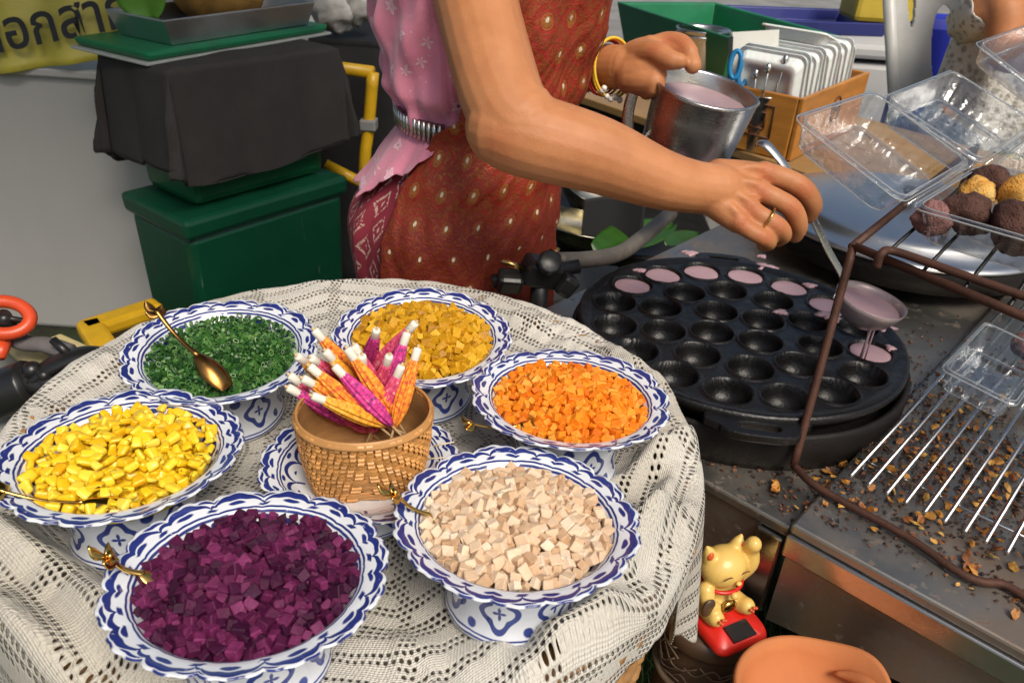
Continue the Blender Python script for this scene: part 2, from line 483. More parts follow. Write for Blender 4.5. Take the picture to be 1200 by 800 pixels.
def m_foot():
    m, b = newmat('painted_porcelain_foot'); u, v, _ = sep(coord('UV')); ob = coord('Object')
    u = u + (noise(ob, 35, 2) - .5) * .01; v = v + (noise(ob, 60, 2) - .5) * .05
    a = u * 7.0; fa = xfrac(a) - .5; fb = xfrac(a + .5) - .5
    r1 = xsqrt((fa*fa)*5.2 + (v - .62)*(v - .62)*5.0)
    r1 = r1 + xcos(X.m('ARCTAN2', v - .62, fa) * 4.0) * -.10
    fl = xstep(xabs(r1 - .62) - .09, .05, 0.0)
    dot = xstep(r1, .22, .12)
    r2 = xsqrt((fb*fb)*8 + (v - .30)*(v - .30)*9); d2 = xstep(r2, .30, .2); d3 = xstep(xsqrt((fb*fb)*8 + (v - .93)*(v - .93)*9), .36, .25)
    rings = xmax(xstep(xabs(v - .17), .022, .008), xstep(xabs(v - .10), .030, .012))
    blue = xsat(xmax(xmax(fl, dot), xmax(d2, d3)) * xstep(v, .19, .22) + rings)
    bc = xmix(BLUE, (.05, .09, .38), noise(ob, 40, 3))
    setin(b, 'Base Color', xmix(WHITE, bc, blue)); setin(b, 'Roughness', .10); setin(b, 'Coat Weight', .5); setin(b, 'Coat Roughness', .04); return m
M_RIM, M_FOOT = m_rim(), m_foot()
BR = .080
def make_bowl():
    t = thing('footed_bowl', 'blue and white footed porcelain bowl', 'bowl')
    prof = [(0, .044), (.020, .0445), (.038, .047), (.050, .053), (.058, .0605), (.0625, .0655), (.0650, .0685), (.0668, .0698), (.071, .0705), (.0755, .0715), (.0795, .0728), (.0805, .0720), (.0785, .0700), (.070, .0645), (.060, .0590), (.050, .0540), (.0445, .0500)]
    vv = [-4, -3, -2.2, -1.6, -1.0, -.55, -.25, -.02, .33, .70, 1.05, 1.25, 1.32, 1.45, 1.6, 1.8, 2]
    def fl(th, i, r, z):
        k = min(1, max(0, (r - .062)/.018)); 
        s = abs(math.cos(th*7.5))
        w = (.75*s**.7 + .25*abs(math.cos(th*22.5)) - .62)
        return r*(1 + .060*w*k), z + .0014*w*k + .0012*math.sin(3*th + 1)*k
    g = MB(); g.lathe(prof, 240, fl, vv); g.build('basin', M_RIM, t, local=True)
    pf = [(.0445, .0502), (.0452, .045), (.0445, .036), (.0430, .024), (.0425, .014), (.0438, .008), (.0455, .004), (.0455, .001), (.043, 0), (.040, .002), (.039, .010), (0, .012)]
    g = MB(); g.lathe(pf, 72, None, [1.05, .98, .8, .55, .35, .22, .12, .05, 0, 0, 0, 0]); g.build('foot', M_FOOT, t, local=True)
    return t
B = {'purple': (289, 687), 'white': (605, 618), 'green': (262, 410), 'corn': (142, 537), 'carrot': (668, 471), 'mustard': (496, 393), 'plain': (423, 545)}
BL = {'purple': 'blue and white footed bowl filled with diced purple sweet potato', 'white': 'blue and white footed bowl filled with diced cream taro',
      'green': 'blue and white footed bowl filled with chopped green spring onion', 'corn': 'blue and white footed bowl filled with yellow corn kernels',
      'carrot': 'blue and white footed bowl filled with diced orange carrot', 'mustard': 'blue and white footed bowl filled with diced golden pumpkin',
      'plain': 'blue and white footed bowl holding the woven bamboo basket'}
bowl0 = make_bowl(); BP = {}; TM = {}
TILT = {'purple': -5.5, 'white': -4.5, 'green': 3.2, 'corn': -3.4, 'carrot': -3.4, 'mustard': 3.2, 'plain': -2}     # the cloth dips toward the middle of the tray
for i, (k, (x, y)) in enumerate(B.items()):
    p = P(x, y, TZ + (.0715 if k != 'plain' else .045)); p.z = TZ + .0025; BP[k] = p
    tl = math.radians(TILT[k]); p.z += abs(math.sin(tl))*.030; TM[k] = Matrix.Translation(p) @ Matrix.Rotation(tl, 4, 'X')
    m = TM[k] @ Matrix.Rotation(i*1.1 + .3, 4, 'Z')
    if k == 'plain': m = m @ Matrix.Diagonal((.93, .93, .62, 1))
    if i == 0: put(bowl0, m); bowl0['label'] = BL[k]; bowl0['group'] = 'footed bowls on the crochet cloth'
    else: copy_tree(bowl0, m, BL[k], 'footed bowls on the crochet cloth')
# ---------------------------------------------------------------- food
def m_food(name, cols, rough=.4, sss=.25, bs=500, bst=.25, spec=.5):
    m, b = newmat(name); ob = coord('Object'); r = orand(True)
    st = [(i/(len(cols) - 1), c) for i, c in enumerate(cols)]
    c = ramp(xsat(r*.85 + noise(ob, 160, 4)*.7 - .28), st)
    setin(b, 'Base Color', c); setin(b, 'Roughness', rough); setin(b, 'Subsurface Weight', sss); b.inputs['Subsurface Radius'].default_value = (.004, .002, .001); b.inputs['Subsurface Scale'].default_value = .6
    setin(b, 'Normal', bump(noise(ob, bs, 3), bst, .0008)); setin(b, 'Specular IOR Level', spec); return m
M_FOOD = {'purple': m_food('purple_sweet_potato', [(.024, .002, .016), (.055, .004, .032), (.10, .009, .052), (.22, .03, .12)], .55, .3, 900, .7, .25),
          'white': m_food('taro', [(.52, .32, .18), (.66, .46, .29), (.74, .55, .38), (.80, .66, .50)], .6, .35, 900, .6, .3),
          'green': m_food('spring_onion', [(.012, .05, .012), (.03, .11, .02), (.06, .18, .035), (.18, .33, .10)], .4),
          'corn': m_food('corn', [(.78, .42, .008), (.86, .55, .012), (.90, .64, .03), (.92, .70, .09)], .30, .3, 260, .35, .5),
          'carrot': m_food('carrot', [(.66, .14, .006), (.82, .22, .008), (.88, .29, .014), (.90, .40, .06)], .5, .3, 900, .6, .3),
          'mustard': m_food('pumpkin', [(.36, .16, .004), (.52, .26, .006), (.64, .34, .01), (.74, .46, .04)], .42, .35, 700, .6, .35)}
def dice_mesh(name, s, var, mat, k):
    """a slightly irregular bevelled dice"""
    random.seed(k*13 + 5)
    g = MB(); d = [s*uni(1 - var, 1 + var) for _ in range(3)]; g.box((0, 0, 0), d)
    g.v = [v + Vector((uni(-1, 1), uni(-1, 1), uni(-1, 1)))*s*.12 for v in g.v]
    me = g.mesh(name); bm = bmesh.new(); bm.from_mesh(me)
    bmesh.ops.bevel(bm, geom=bm.edges[:], offset=s*.07, segments=1, affect='EDGES'); bm.to_mesh(me); bm.free()
    me.materials.append(mat); return me
def corn_mesh(name, s, mat, k):
    """plump wedge: broad dimpled crown, narrow tip"""
    random.seed(k*17 + 3)
    g = MB(); d = (s*uni(.78, .95), s*uni(.62, .80), s*uni(.42, .55)); g.box((0, 0, 0), d)
    t = uni(.50, .75)
    g.v = [Vector((v.x, v.y*(t if v.x < 0 else 1), v.z*(t if v.x < 0 else 1))) + Vector((uni(-1, 1), uni(-1, 1), uni(-1, 1)))*s*.06 for v in g.v]
    me = g.mesh(name); bm = bmesh.new(); bm.from_mesh(me)
    bmesh.ops.bevel(bm, geom=bm.edges[:], offset=s*.19, segments=3, affect='EDGES', profile=.6)
    for v in bm.verts:
        if v.co.x > d[0]*.40: v.co.x -= s*.06*(1 - min(1, (v.co.y/(d[1]*.5))**2))
        v.co *= 1 + .07*mnoise.noise(v.co*(2.0/s) + Vector((k*3.1, 0, 0)))
    bm.to_mesh(me); bm.free(); me.materials.append(mat); me.polygons.foreach_set('use_smooth', [True]*len(me.polygons)); return me
def onion_mesh(name, s, mat, k):
    random.seed(k*7 + 1)
    g = MB(); r = s*uni(.35, .6); h = s*uni(.35, .8)
    g.lathe([(r, -h/2), (r, h/2), (r*.7, h/2), (r*.7, -h/2), (r, -h/2)], 8, lambda th, i, a, z: (a*(1 + .25*math.cos(2*th)), z))
    me = g.mesh(name); me.materials.append(mat); return me
FOODN = {'purple': ('sweet_potato_heap', 'heap of diced purple sweet potato in a blue and white bowl', 'food', 'cube', .0064),
         'white': ('taro_heap', 'heap of diced cream white taro in a blue and white bowl', 'food', 'cube', .0072),
         'green': ('spring_onion_heap', 'heap of finely chopped green spring onion in a bowl', 'food', 'bit', .0046),
         'corn': ('corn_heap', 'heap of yellow corn kernels in a blue and white bowl', 'food', 'kernel', .0115),
         'carrot': ('carrot_heap', 'heap of finely diced orange carrot in a bowl', 'food', 'cube', .0064),
         'mustard': ('pumpkin_heap', 'heap of diced golden yellow pumpkin in a bowl', 'food', 'cube', .0078)}
def dome(kind, r, a=0):
    e = min(1, r/.0605)
    top = {'purple': .012, 'white': .013, 'green': .011, 'corn': .014, 'carrot': .015, 'mustard': .016}[kind]
    return .0615 + top*(1 - e**2.2) + .0025*mnoise.noise((r*60*math.cos(a), r*60*math.sin(a), len(kind)))*(1 - e)
for kind, (nm, lab, cat, pn, s) in FOODN.items():
    c = BP[kind]; mat = M_FOOD[kind]
    t = thing(nm, lab, cat, m=TM[kind], group='toppings heaped in the bowls')
    if kind == 'corn': meshes = [corn_mesh(pn, s, mat, k) for k in range(10)]
    elif kind == 'green': meshes = [onion_mesh(pn, s, mat, k) for k in range(8)]
    else: meshes = [dice_mesh(pn, s, {'purple': .22, 'white': .14, 'carrot': .25, 'mustard': .3}[kind], mat, k) for k in range(8)]
    random.seed(hash(len(nm)) + 11)
    RM = .0612
    pts = []; tries = 0; md = s*(.80 if kind != 'corn' else .60)
    while tries < 9000:
        tries += 1
        a = uni(0, 2*PI); r = RM*math.sqrt(rnd())
        q = Vector((r*math.cos(a), r*math.sin(a), 0))
        if all((q - w).length_squared > md*md for w in pts): pts.append(q)
    top = pts; low = []
    under = MB()
    nlow = int(len(pts)*1.3)
    for _ in range(nlow):
        a = uni(0, 2*PI); r = RM*.86*math.sqrt(rnd()); low.append(Vector((r*math.cos(a), r*math.sin(a), 0)))
    def pose(q, dz):
        r = q.length; a = math.atan2(q.y, q.x)
        z = dome(kind, r, a) + dz + (.004*max(0, (r - .052)/.009) if dz > -s*.5 else 0)
        return Matrix.Translation((q.x, q.y, z)) @ Euler((uni(-.7, .7), uni(-.7, .7), uni(0, 6.28)) if rnd() < .75 else (uni(0, 6), uni(0, 6), uni(0, 6))).to_matrix().to_4x4() @ Matrix.Scale(uni(.72, 1.2), 4)
    # core under the loose pieces
    core = MB(); core.lathe([(r, dome(kind, r) - s*.95) for r in [RM*.93*i/10 for i in range(11)]] + [(.040, .050), (0, .047)], 40)
    stuff = MB(); stuff.v = core.v; stuff.f = core.f; stuff.uv = [None]*len(core.f)
    def addmesh(me, m): stuff.add([m @ v.co for v in me.vertices], [tuple(p.vertices) for p in me.polygons])
    for q in low: addmesh(meshes[int(rnd()*len(meshes))], pose(q, -s*.55))
    indiv = [] if kind == 'green' else top
    rest = top if kind == 'green' else []
    indiv = sorted(indiv, key=lambda q: q.y)
    if len(indiv) > 300: rest = indiv[300:]; indiv = indiv[:300]
    for q in rest: addmesh(meshes[int(rnd()*len(meshes))], pose(q, uni(-.1, .25)*s))
    so = stuff.build('loose_' + ('kernels' if kind == 'corn' else 'bits' if kind == 'green' else 'cubes'), mat, t, smooth=(kind == 'corn'), local=True, weld=0); so['kind'] = 'stuff'
    for q in indiv:
        o = bpy.data.objects.new(pn, meshes[int(rnd()*len(meshes))]); col.objects.link(o); o.parent = t; o.matrix_basis = pose(q, uni(-.1, .3)*s)
# ---------------------------------------------------------------- spoons
M_GOLD = pbr('polished_gold', (.62, .38, .10), .16, 1.0, vary=.12, vscale=60, bmp=.05, bscale=80)
M_GOLDD = pbr('gold_patina', (.30, .16, .045), .28, 1.0, vary=.3, vscale=80, bmp=.15, bscale=150)
def spoon(tip, end, bowl_up, label, mat=None, r=.0015, petals=3, with_bowl=True):
    tip = Vector(tip); end = Vector(end); d = (end - tip); L = d.length
    m = frame(tip, d.normalized().cross(Vector((-d.y, d.x, 0)).normalized()) * -1, d)      # local x along the handle, z up
    t = thing('leaf_spoon', label, 'spoon', m=m, group='gold leaf spoons'); mat = mat or M_GOLD
    g = MB(); hw = [(L*k, .0, .012*math.sin(PI*k)*.25) for k in [i/14 for i in range(15)]]
    x0 = .030 if with_bowl else 0
    g.tube([(x0 + (L - x0)*k, 0, .004*math.sin(PI*k)) for k in [i/12 for i in range(13)]], [r*(1.25 - .35*math.sin(PI*i/12)) for i in range(13)], 8, flat=.75)
    g.build('handle', mat, t, local=True)
    if with_bowl:
        g = MB()
        def f(u, v):
            x = u; w = math.sin(PI*min(1, max(0, .06 + .94*u)))**.55*.0115*(1 - .18*u)
            y = (v*2 - 1)*w
            return Vector((-.006 + .040*x, y, -.0058*(1 - (v*2 - 1)**2)*math.sin(PI*u)**.7 + .001))
        g.grid(f, 18, 10); g.build('spoon_bowl', mat, t, local=True, solid=.0008)
    for k in range(petals):
        g = MB(); a = (-.75, .75, 0, .35, -.35)[k]; ln = .012 if k < 2 else .014
        def f(u, v, a=a, ln=ln):
            w = .0042*math.sin(PI*u)**.8; x = u*ln; y = (v*2 - 1)*w
            return Vector((L - (.007 if k < 2 else .002) + x*math.cos(a) - y*math.sin(a), x*math.sin(a) + y*math.cos(a), .0014*math.sin(PI*u) + .0016*(v*2 - 1)**2 + (.002 if k == 2 else 0)))
        g.grid(f, 8, 6); g.build('petal', mat, t, local=True, solid=.0012)
    return t
RZ = TZ + .074
spoon(P(262, 448, RZ + .004), D(182, 362, .640), 1, 'gold leaf spoon resting bowl up on the chopped spring onion', M_GOLDD, r=.0021)
spoon(P(215, 700, RZ - .022), P(128, 648, RZ + .022), 1, 'gold leaf spoon stuck in the purple sweet potato', M_GOLD, r=.0019)
spoon(P(545, 628, RZ - .024), P(462, 574, RZ + .022), 1, 'gold leaf spoon stuck in the cream taro', M_GOLD, r=.0017)
spoon(P(158, 596, RZ - .006), P(-6, 572, RZ + .012), 1, 'slim gold spoon lying over the corn bowl rim', M_GOLD, r=.0012)
spoon(P(652, 500, RZ - .006), P(546, 494, RZ + .008), 1, 'slim gold spoon lying over the carrot bowl rim', M_GOLD, r=.0012, petals=2)
# ---------------------------------------------------------------- bamboo basket
M_BAMB = pbr('woven_bamboo', (.60, .29, .085), .42, vary=.42, vscale=70, bmp=.3, bscale=300, island=True, rvar=.6)
M_BAMD = pbr('bamboo_hoop', (.50, .25, .08), .4, vary=.25, vscale=20, bmp=.25, bscale=160, stretch=(1, 1, 5))
bc = P(430, 556, TZ + .032); bc.z = TZ + .0310
BH = .062
bk = thing('bamboo_basket', 'woven bamboo basket holding paper umbrella picks', 'basket', bc, math.radians(12))
def bsk(phi, h):
    c, s = math.cos(phi), math.sin(phi)
    ex = lerp(.32, .95, min(1, h*1.25))
    def se(c): return math.copysign(abs(c)**ex, c)
    a = lerp(.0345, .0495, h**.65); b = lerp(.0295, .0425, h**.65)
    k = 1 if h > .04 else .96
    bul = 1 + .05*math.sin(PI*h)
    return Vector((a*se(c)*k*bul, b*se(s)*k*bul, h*BH))
def bnorm(phi, h): return (bsk(phi, h) - Vector((0, 0, h*BH))).normalized()
NV, NH = 60, 17
g = MB()
for i in range(NV):
    p0, p1 = 2*PI*(i + .14)/NV, 2*PI*(i + .86)/NV
    rows = []
    for j in range(NH*3 + 1):
        h = j/(NH*3); jj = int(h*NH*.999); sg = 1 if ((i + jj) % 4) < 2 else -1
        fr = (h*NH) % 1; k = sg*.0013*(math.sin(PI*fr)**.5 if fr > 0 else 0)
        rows.append((h, k))
    g.grid(lambda u, v: bsk(lerp(p0, p1, v), rows[int(round(u*NH*3))][0]) + bnorm(lerp(p0, p1, v), .5)*rows[int(round(u*NH*3))][1], NH*3, 1)
for j in range(NH):
    h0, h1 = (j + .12)/NH, (j + .88)/NH
    def f(u, v):
        x = u*NV; i = int(x) % NV; sg = -1 if ((i + j) % 4) < 2 else 1; fr = x % 1
        return bsk(2*PI*u, lerp(h0, h1, v)) + bnorm(2*PI*u, .5)*(sg*.0013*math.sin(PI*fr)**.5 if fr > 0 else 0)
    g.grid(f, NV*3, 1)
g.build('weave', M_BAMB, bk, smooth=False, local=True, weld=0, solid=.0005)
g = MB()
g.grid(lambda u, v: bsk(2*PI*u, .965 + .0*v)*1 + bnorm(2*PI*u, .5)*(.0022 if .2 < v < .8 else 0.0) + Vector((0, 0, (v - .5)*.0085)), 72, 5)
g.build('hoop', M_BAMD, bk, local=True, solid=.0016, weld=1e-7)
g = MB(); g.grid(lambda u, v: bsk(2*PI*u, .03 + .94*v) - bnorm(2*PI*u, .5)*.0022, 60, 12); g.build('lining', M_WICK, bk, local=True, weld=0)
g = MB(); g.grid(lambda u, v: Vector((bsk(2*PI*u, .03).x*v*.98, bsk(2*PI*u, .03).y*v*.98, .003)), 40, 6); g.build('base', M_BAMD, bk, local=True, solid=.001)
# ---------------------------------------------------------------- paper umbrellas
def m_paper(name, a, b, c, d):
    m, bb = newmat(name); u, v, _ = sep(coord('UV')); ob = coord('Object')
    w = noise(comb(u*3.0, v*6.0, orand()*40), 3, 3)
    cc = ramp(w, [(.35, a), (.48, b), (.60, c), (.72, d)]); bb.inputs['Roughness'].default_value = .7
    setin(bb, 'Base Color', cc); return m
PAP = {'o': m_paper('orange_paper', (.55, .08, .04), (.80, .22, .02), (.82, .36, .03), (.85, .50, .10)),
       'y': m_paper('yellow_paper', (.65, .20, .02), (.82, .36, .02), (.85, .48, .05), (.80, .30, .10)),
       'm': m_paper('magenta_paper', (.14, .04, .16), (.55, .03, .22), (.66, .05, .28), (.75, .20, .38)),
       'p': m_paper('pink_paper', (.48, .04, .14), (.68, .07, .16), (.72, .12, .22), (.82, .42, .40))}
M_CAP = pbr('white_paper_cap', (.80, .77, .66), .6, vary=.08, bmp=.1)
M_STICK = pbr('toothpick_wood', (.62, .44, .24), .6, vary=.2, vscale=80, stretch=(1, 1, .2))
U0 = {}
def make_pick(kc):
    t = thing('umbrella_pick', 'folded paper umbrella pick', 'umbrella pick')
    g = MB(); g.tube([(0, 0, -.042), (0, 0, .062)], .0011, 6); g.build('stick', M_STICK, t, local=True)
    g = MB(); npl = 9
    prof = [(-.004 + .054*k/12, .0024 + .0034*math.sin(PI*(k/12)**.8*.9 + .12)) for k in range(13)]
    def fl(th, i, r, z): return r*(1 + .16*math.cos(npl*th))*(1 + (.12*math.cos(2*th) if i < 3 else 0)), z + (.0018*math.cos(npl*th) if i == 0 else 0)
    g.lathe([(r, z) for z, r in prof], 54, fl); g.build('paper', PAP[kc], t, local=True, solid=.0003)
    g = MB(); g.lathe([(0, .049), (.0031, .049), (.0033, .0495), (.0033, .0575), (.0028, .0592), (0, .0595)], 14); g.build('cap', M_CAP, t, local=True)
    return t
def zz(x, y): return 330 + x/5.714, 360 + y/5.714
rimz = TZ + .0310 + BH
picks = [((225, 160), (530, 500), 'o', .040, 'long orange paper umbrella pick leaning back toward the spring onion'), ((110, 330), (300, 480), 'y', .022, 'yellow paper umbrella pick with a pale cream cap in the basket'),
         ((200, 340), (400, 500), 'p', .030, 'pink paper umbrella pick wedged between two orange ones'), ((195, 400), (520, 680), 'o', .026, 'orange and yellow paper umbrella pick lying low across the basket hoop'),
         ((62, 460), (260, 620), 'p', .014, 'short pink paper umbrella pick poking out over the basket hoop'), ((50, 540), (270, 660), 'm', .010, 'magenta paper umbrella pick lying lowest on the basket hoop'),
         ((210, 545), (360, 660), 'p', .008, 'dark pink paper umbrella pick sunk low in the basket'), ((215, 595), (520, 720), 'y', .012, 'yellow paper umbrella pick lying flat inside the basket hoop'),
         ((360, 400), (640, 690), 'm', .026, 'magenta and purple paper umbrella pick in the middle of the basket'), ((445, 285), (690, 640), 'o', .036, 'slim orange paper umbrella pick standing in the middle of the basket'),
         ((490, 262), (640, 560), 'p', .036, 'pink paper umbrella pick half hidden behind an orange one'), ((635, 155), (575, 400), 'm', .040, 'magenta paper umbrella pick standing upright at the back of the basket'),
         ((892, 110), (600, 440), 'p', .046, 'red pink paper umbrella pick leaning toward the golden pumpkin'), ((838, 180), (700, 580), 'm', .040, 'deep magenta paper umbrella pick leaning toward the golden pumpkin'),
         ((910, 282), (800, 650), 'o', .030, 'orange paper umbrella pick beside its bare wooden stick'), ((300, 620), (480, 700), 'm', .006, 'crumpled magenta paper umbrella pick lying under the yellow one')]
picks += [((150, 480), (420, 640), 'o', .020, 'orange paper umbrella pick squeezed between pink ones'), ((540, 330), (560, 560), 'm', .030, 'dark magenta paper umbrella pick deep in the basket middle'), ((720, 330), (640, 560), 'p', .030, 'bright pink paper umbrella pick behind the magenta one'),
          ((300, 300), (520, 560), 'y', .034, 'yellow paper umbrella pick leaning behind the magenta one'), ((800, 400), (690, 640), 'p', .022, 'pink paper umbrella pick low beside the bare stick')]
used = set()
for (a, b, kc, up, lab) in picks:
    tip = P(*zz(*a), rimz + up); low = P(*zz(*b), rimz - .012 + up*.1)
    d = (tip - low).normalized()
    m = frame(tip - d*.058, d) @ Matrix.Rotation(rnd()*6, 4, 'Z')
    if kc not in U0: U0[kc] = make_pick(kc); put(U0[kc], m); t = U0[kc]
    else: t = copy_tree(U0[kc], m)
    tag(t, lab, 'umbrella pick', 'paper umbrella picks in the basket')
# loose toothpicks sticking through the weave
M_TP = pbr('pale_toothpick', (.78, .66, .46), .55, vary=.1)
for i, (x, y) in enumerate([(478, 540), (494, 545), (505, 556), (500, 522)]):
    p = bc + Vector((.043 + .004*i, -.022 + .008*i, .012 + .007*i)); q = p + Vector((.012, -.006 + .002*i, .004))
    g = MB(); g.tube([p - (q - p)*.3, q], [.0009, .0004], 6)
    tag(g.build('toothpick', M_TP, loc=p), 'pale toothpick tip poking out through the basket weave', 'toothpick', 'toothpicks poking through the basket')
# ---------------------------------------------------------------- steel stove
KO = Vector((.299, .613, 0)); KU = Vector((.755, -.656, 0)).normalized(); KN = Vector((.656, .755, 0)).normalized()
def K(u, n, z): return KO + KU*u + KN*n + Vector((0, 0, z))
KM = Matrix((KU, KN, Vector((0, 0, 1)))).transposed().to_4x4(); KM.translation = KO      # counter frame: x=u, y=n
KR = KM.to_3x3().to_4x4()
def kbox(g, u0, u1, n0, n1, z0, z1): g.box(K((u0+u1)/2, (n0+n1)/2, (z0+z1)/2), (u1-u0, n1-n0, z1-z0), KR.to_3x3()); return g
def m_steel(name, base=(.50, .49, .47), rough=.28, dirt=.5, sc_=1):
    m, b = newmat(name); v = coord('Object')
    n = noise(v, 7*sc_, 5, .65); fine = noise(scalev(v, (8, 260, 260)), 1.2, 3)
    spots = xstep(noise(v, 75*sc_, 3, .6), .60, .70); big = xstep(noise(v, 5*sc_, 4, .6), .45, .72)
    c = xmix(base, tuple(x*.82 for x in base), fine)
    c = xmix(c, (.16, .09, .045), big*dirt); c = xmix(c, (.10, .05, .025), spots*dirt)
    setin(b, 'Base Color', c); setin(b, 'Metallic', 1 - xsat(spots*dirt + big*dirt*.45))
    setin(b, 'Roughness', xsat(fine*.12 + rough + big*.18)); setin(b, 'Normal', bump(fine*.5 + n*.5, .06, .002)); return m
M_ST = m_steel('stained_steel_top', (.44, .42, .38), .36, .8)
M_STF = m_steel('steel_front', (.46, .42, .37), .40, .45)
M_STB = m_steel('bright_steel', (.62, .61, .60), .16, .05)
M_IRON = pbr('cast_iron', (.006, .0055, .0055), .36, 0, vary=.5, vscale=40, bmp=.5, bscale=260, bdist=.0012, Specular_IOR_Level=.42)
M_IRON2 = pbr('sooty_iron', (.009, .007, .006), .55, 0, vary=.6, vscale=25, bmp=.5, bscale=180, bdist=.0015, Specular_IOR_Level=.25)
M_RUST = pbr('rusty_rod', (.075, .030, .018), .65, .3, vary=.45, vscale=60, bmp=.5, bscale=300)
ZS = .70
st = thing('steel_stove', 'low stained steel stove counter carrying the dimpled griddle', 'stove', K(-.24, .3, 0))
g = MB(); kbox(g, -.485, -.004, 0, .95, ZS - .014, ZS); g.build('top_plate', M_ST, st, smooth=False, bevel=.003)
g = MB(); kbox(g, -.48, -.034, .004, .016, ZS - .125, ZS - .0145); g.build('front_panel', M_STF, st, smooth=False, bevel=.001)
g = MB(); kbox(g, -.036, -.006, -.004, .012, ZS - .125, ZS - .016); g.build('corner_strip', M_STB, st, smooth=False, bevel=.003)
g = MB(); kbox(g, -.484, -.47, .02, .94, ZS - .125, ZS - .0145); g.build('side_panel', M_STF, st, smooth=False)
for (u, n) in ((-.45, .06), (-.06, .06), (-.45, .9), (-.06, .9)):
    g = MB(); kbox(g, u - .015, u + .015, n - .015, n + .015, 0, ZS - .0145); g.build('leg', M_IRON2, st, smooth=False)
s2 = thing('grill_stove', 'steel stove counter with a folded lip under the wire grate', 'stove', K(.4, .3, 0))
Z2 = ZS + .018
g = MB(); kbox(g, 0, .95, -.014, .95, Z2 - .012, Z2); g.build('top_plate', M_ST, s2, smooth=False, bevel=.003)
g = MB(); kbox(g, 0, .95, -.018, -.010, Z2 - .040, Z2 - .0125); g.build('folded_lip', M_STB, s2, smooth=False, bevel=.002)
g = MB()
mm = frame(K(.002, -.004, ZS - .125), KN*-1, KU)          # x along u; y = z x  -> up/down
out = [(0, 0), (.40, .075), (.95, .075), (.95, .103), (0, .103)]
vs = [K(.002 + x, n, ZS - .125 + y) for n in (-.006, .004) for x, y in out]; k = len(out)
g.add(vs, [tuple(range(k)), tuple(reversed(range(k, 2*k)))] + [(i, (i+1) % k, k+(i+1) % k, k+i) for i in range(k)])
g.build('tapered_panel', M_STF, s2, smooth=False)
for (u, n) in ((.05, .1), (.9, .1), (.05, .9), (.9, .9)):
    g = MB(); kbox(g, u - .015, u + .015, n - .015, n + .015, 0, Z2 - .0125); g.build('leg', M_IRON2, s2, smooth=False)
g = MB(); kbox(g, 0, .95, .30, .305, 0.0, .60); g.build('inner_panel', M_IRON2, s2, smooth=False)
# ---------------------------------------------------------------- griddle
GC = Vector((.294, .920, 0)); GZ = .766; GR = .206
holes = []
for cnt, rad, ph in ((16, .164, .12), (10, .104, .25), (4, .043, .5)):
    for k in range(cnt):
        a = 2*PI*k/cnt + ph; holes.append((GC.x + rad*math.cos(a), GC.y + rad*math.sin(a), .0265))
gd = thing('dimpled_griddle', 'round black cast iron griddle with rows of dimples', 'griddle', (GC.x, GC.y, ZS))
def gz(x, y):
    z = GZ + .0008*mnoise.noise((x*60, y*60, 1))
    for hx, hy, hr in holes:
        d = math.hypot(x - hx, y - hy)
        if d < hr: return GZ - .025*math.sqrt(max(0, 1 - (d/hr)**3.2)) - .001
        if d < hr + .005: z += .0024*math.sin(PI*(d - hr)/.005)
    return z
g = MB(); NR, NA = 130, 420
def f(u, v):
    r = GR*v; a = 2*PI*u
    x, y = GC.x + r*math.cos(a), GC.y + r*math.sin(a); z = gz(x, y)
    if v > .93: z += .004*math.sin((v - .93)/.07*PI/2)
    return Vector((x, y, z))
g.grid(f, NA, NR); g.build('plate', M_IRON, gd)
g = MB(); g.lathe([(GR - .001, GZ + .0035), (GR + .003, GZ + .003), (GR + .004, GZ - .003), (GR - .002, GZ - .014), (GR - .014, GZ - .026), (GR - .04, GZ - .03)], 96, cen=(GC.x, GC.y, 0)); g.build('rim', M_IRON, gd)
def slot_tab(g, cen, ang, z, w, d, th, sw, sd, off):
    """flat handle tab with a slot, pointing along ang"""
    c, s = math.cos(ang), math.sin(ang); n = 32; vs = []
    def pt(lx, ly, zz): return Vector((cen.x + c*lx - s*ly, cen.y + s*lx + c*ly, zz))
    for zz in (z, z - th):
        for kind in (0, 1):
            for k in range(n):
                a = 2*PI*k/n; ca, sa = math.cos(a), math.sin(a)
                if kind == 0: lx = GR + off + d*math.copysign(abs(ca)**.55, ca); ly = w*math.copysign(abs(sa)**.7, sa)*(1 + (.35 if ca < 0 else 0))
                else: lx = GR + off + .006 + sd*math.copysign(abs(ca)**.5, ca); ly = sw*math.copysign(abs(sa)**.5, sa)
                vs.append(pt(lx, ly, zz))
    fs = []
    for k in range(n):
        j = (k + 1) % n
        fs += [(k, j, n + j, n + k), (2*n + k, 3*n + k, 3*n + j, 2*n + j), (k, 2*n + k, 2*n + j, j), (n + k, n + j, 3*n + j, 3*n + k)]
    g.add(vs, fs)
for px, py in ((886, 484), (842, 276)):
    q = P(px, py, GZ - .004); ang = math.atan2(q.y - GC.y, q.x - GC.x)
    g = MB(); slot_tab(g, GC, ang, GZ - .001, .044, .024, .010, .022, .006, .010); g.build('handle', M_IRON, gd, smooth=False, bevel=.002)
bn = thing('burner_pan', 'sooty black iron burner ring under the dimpled griddle', 'burner', (GC.x, GC.y, ZS))
g = MB(); g.lathe([(.19, ZS + .0015), (.214, ZS + .0015), (.217, ZS + .012), (.217, ZS + .046), (.214, ZS + .050), (.209, ZS + .048), (.207, ZS + .010), (.19, ZS + .006)], 96, cen=(GC.x, GC.y, 0)); g.build('ring', M_IRON2, bn)
g = MB(); g.lathe([(0, ZS + .003), (.200, ZS + .003), (.200, ZS + .012), (0, ZS + .012)], 48, cen=(GC.x, GC.y, 0)); g.build('burner_plate', M_IRON2, bn)
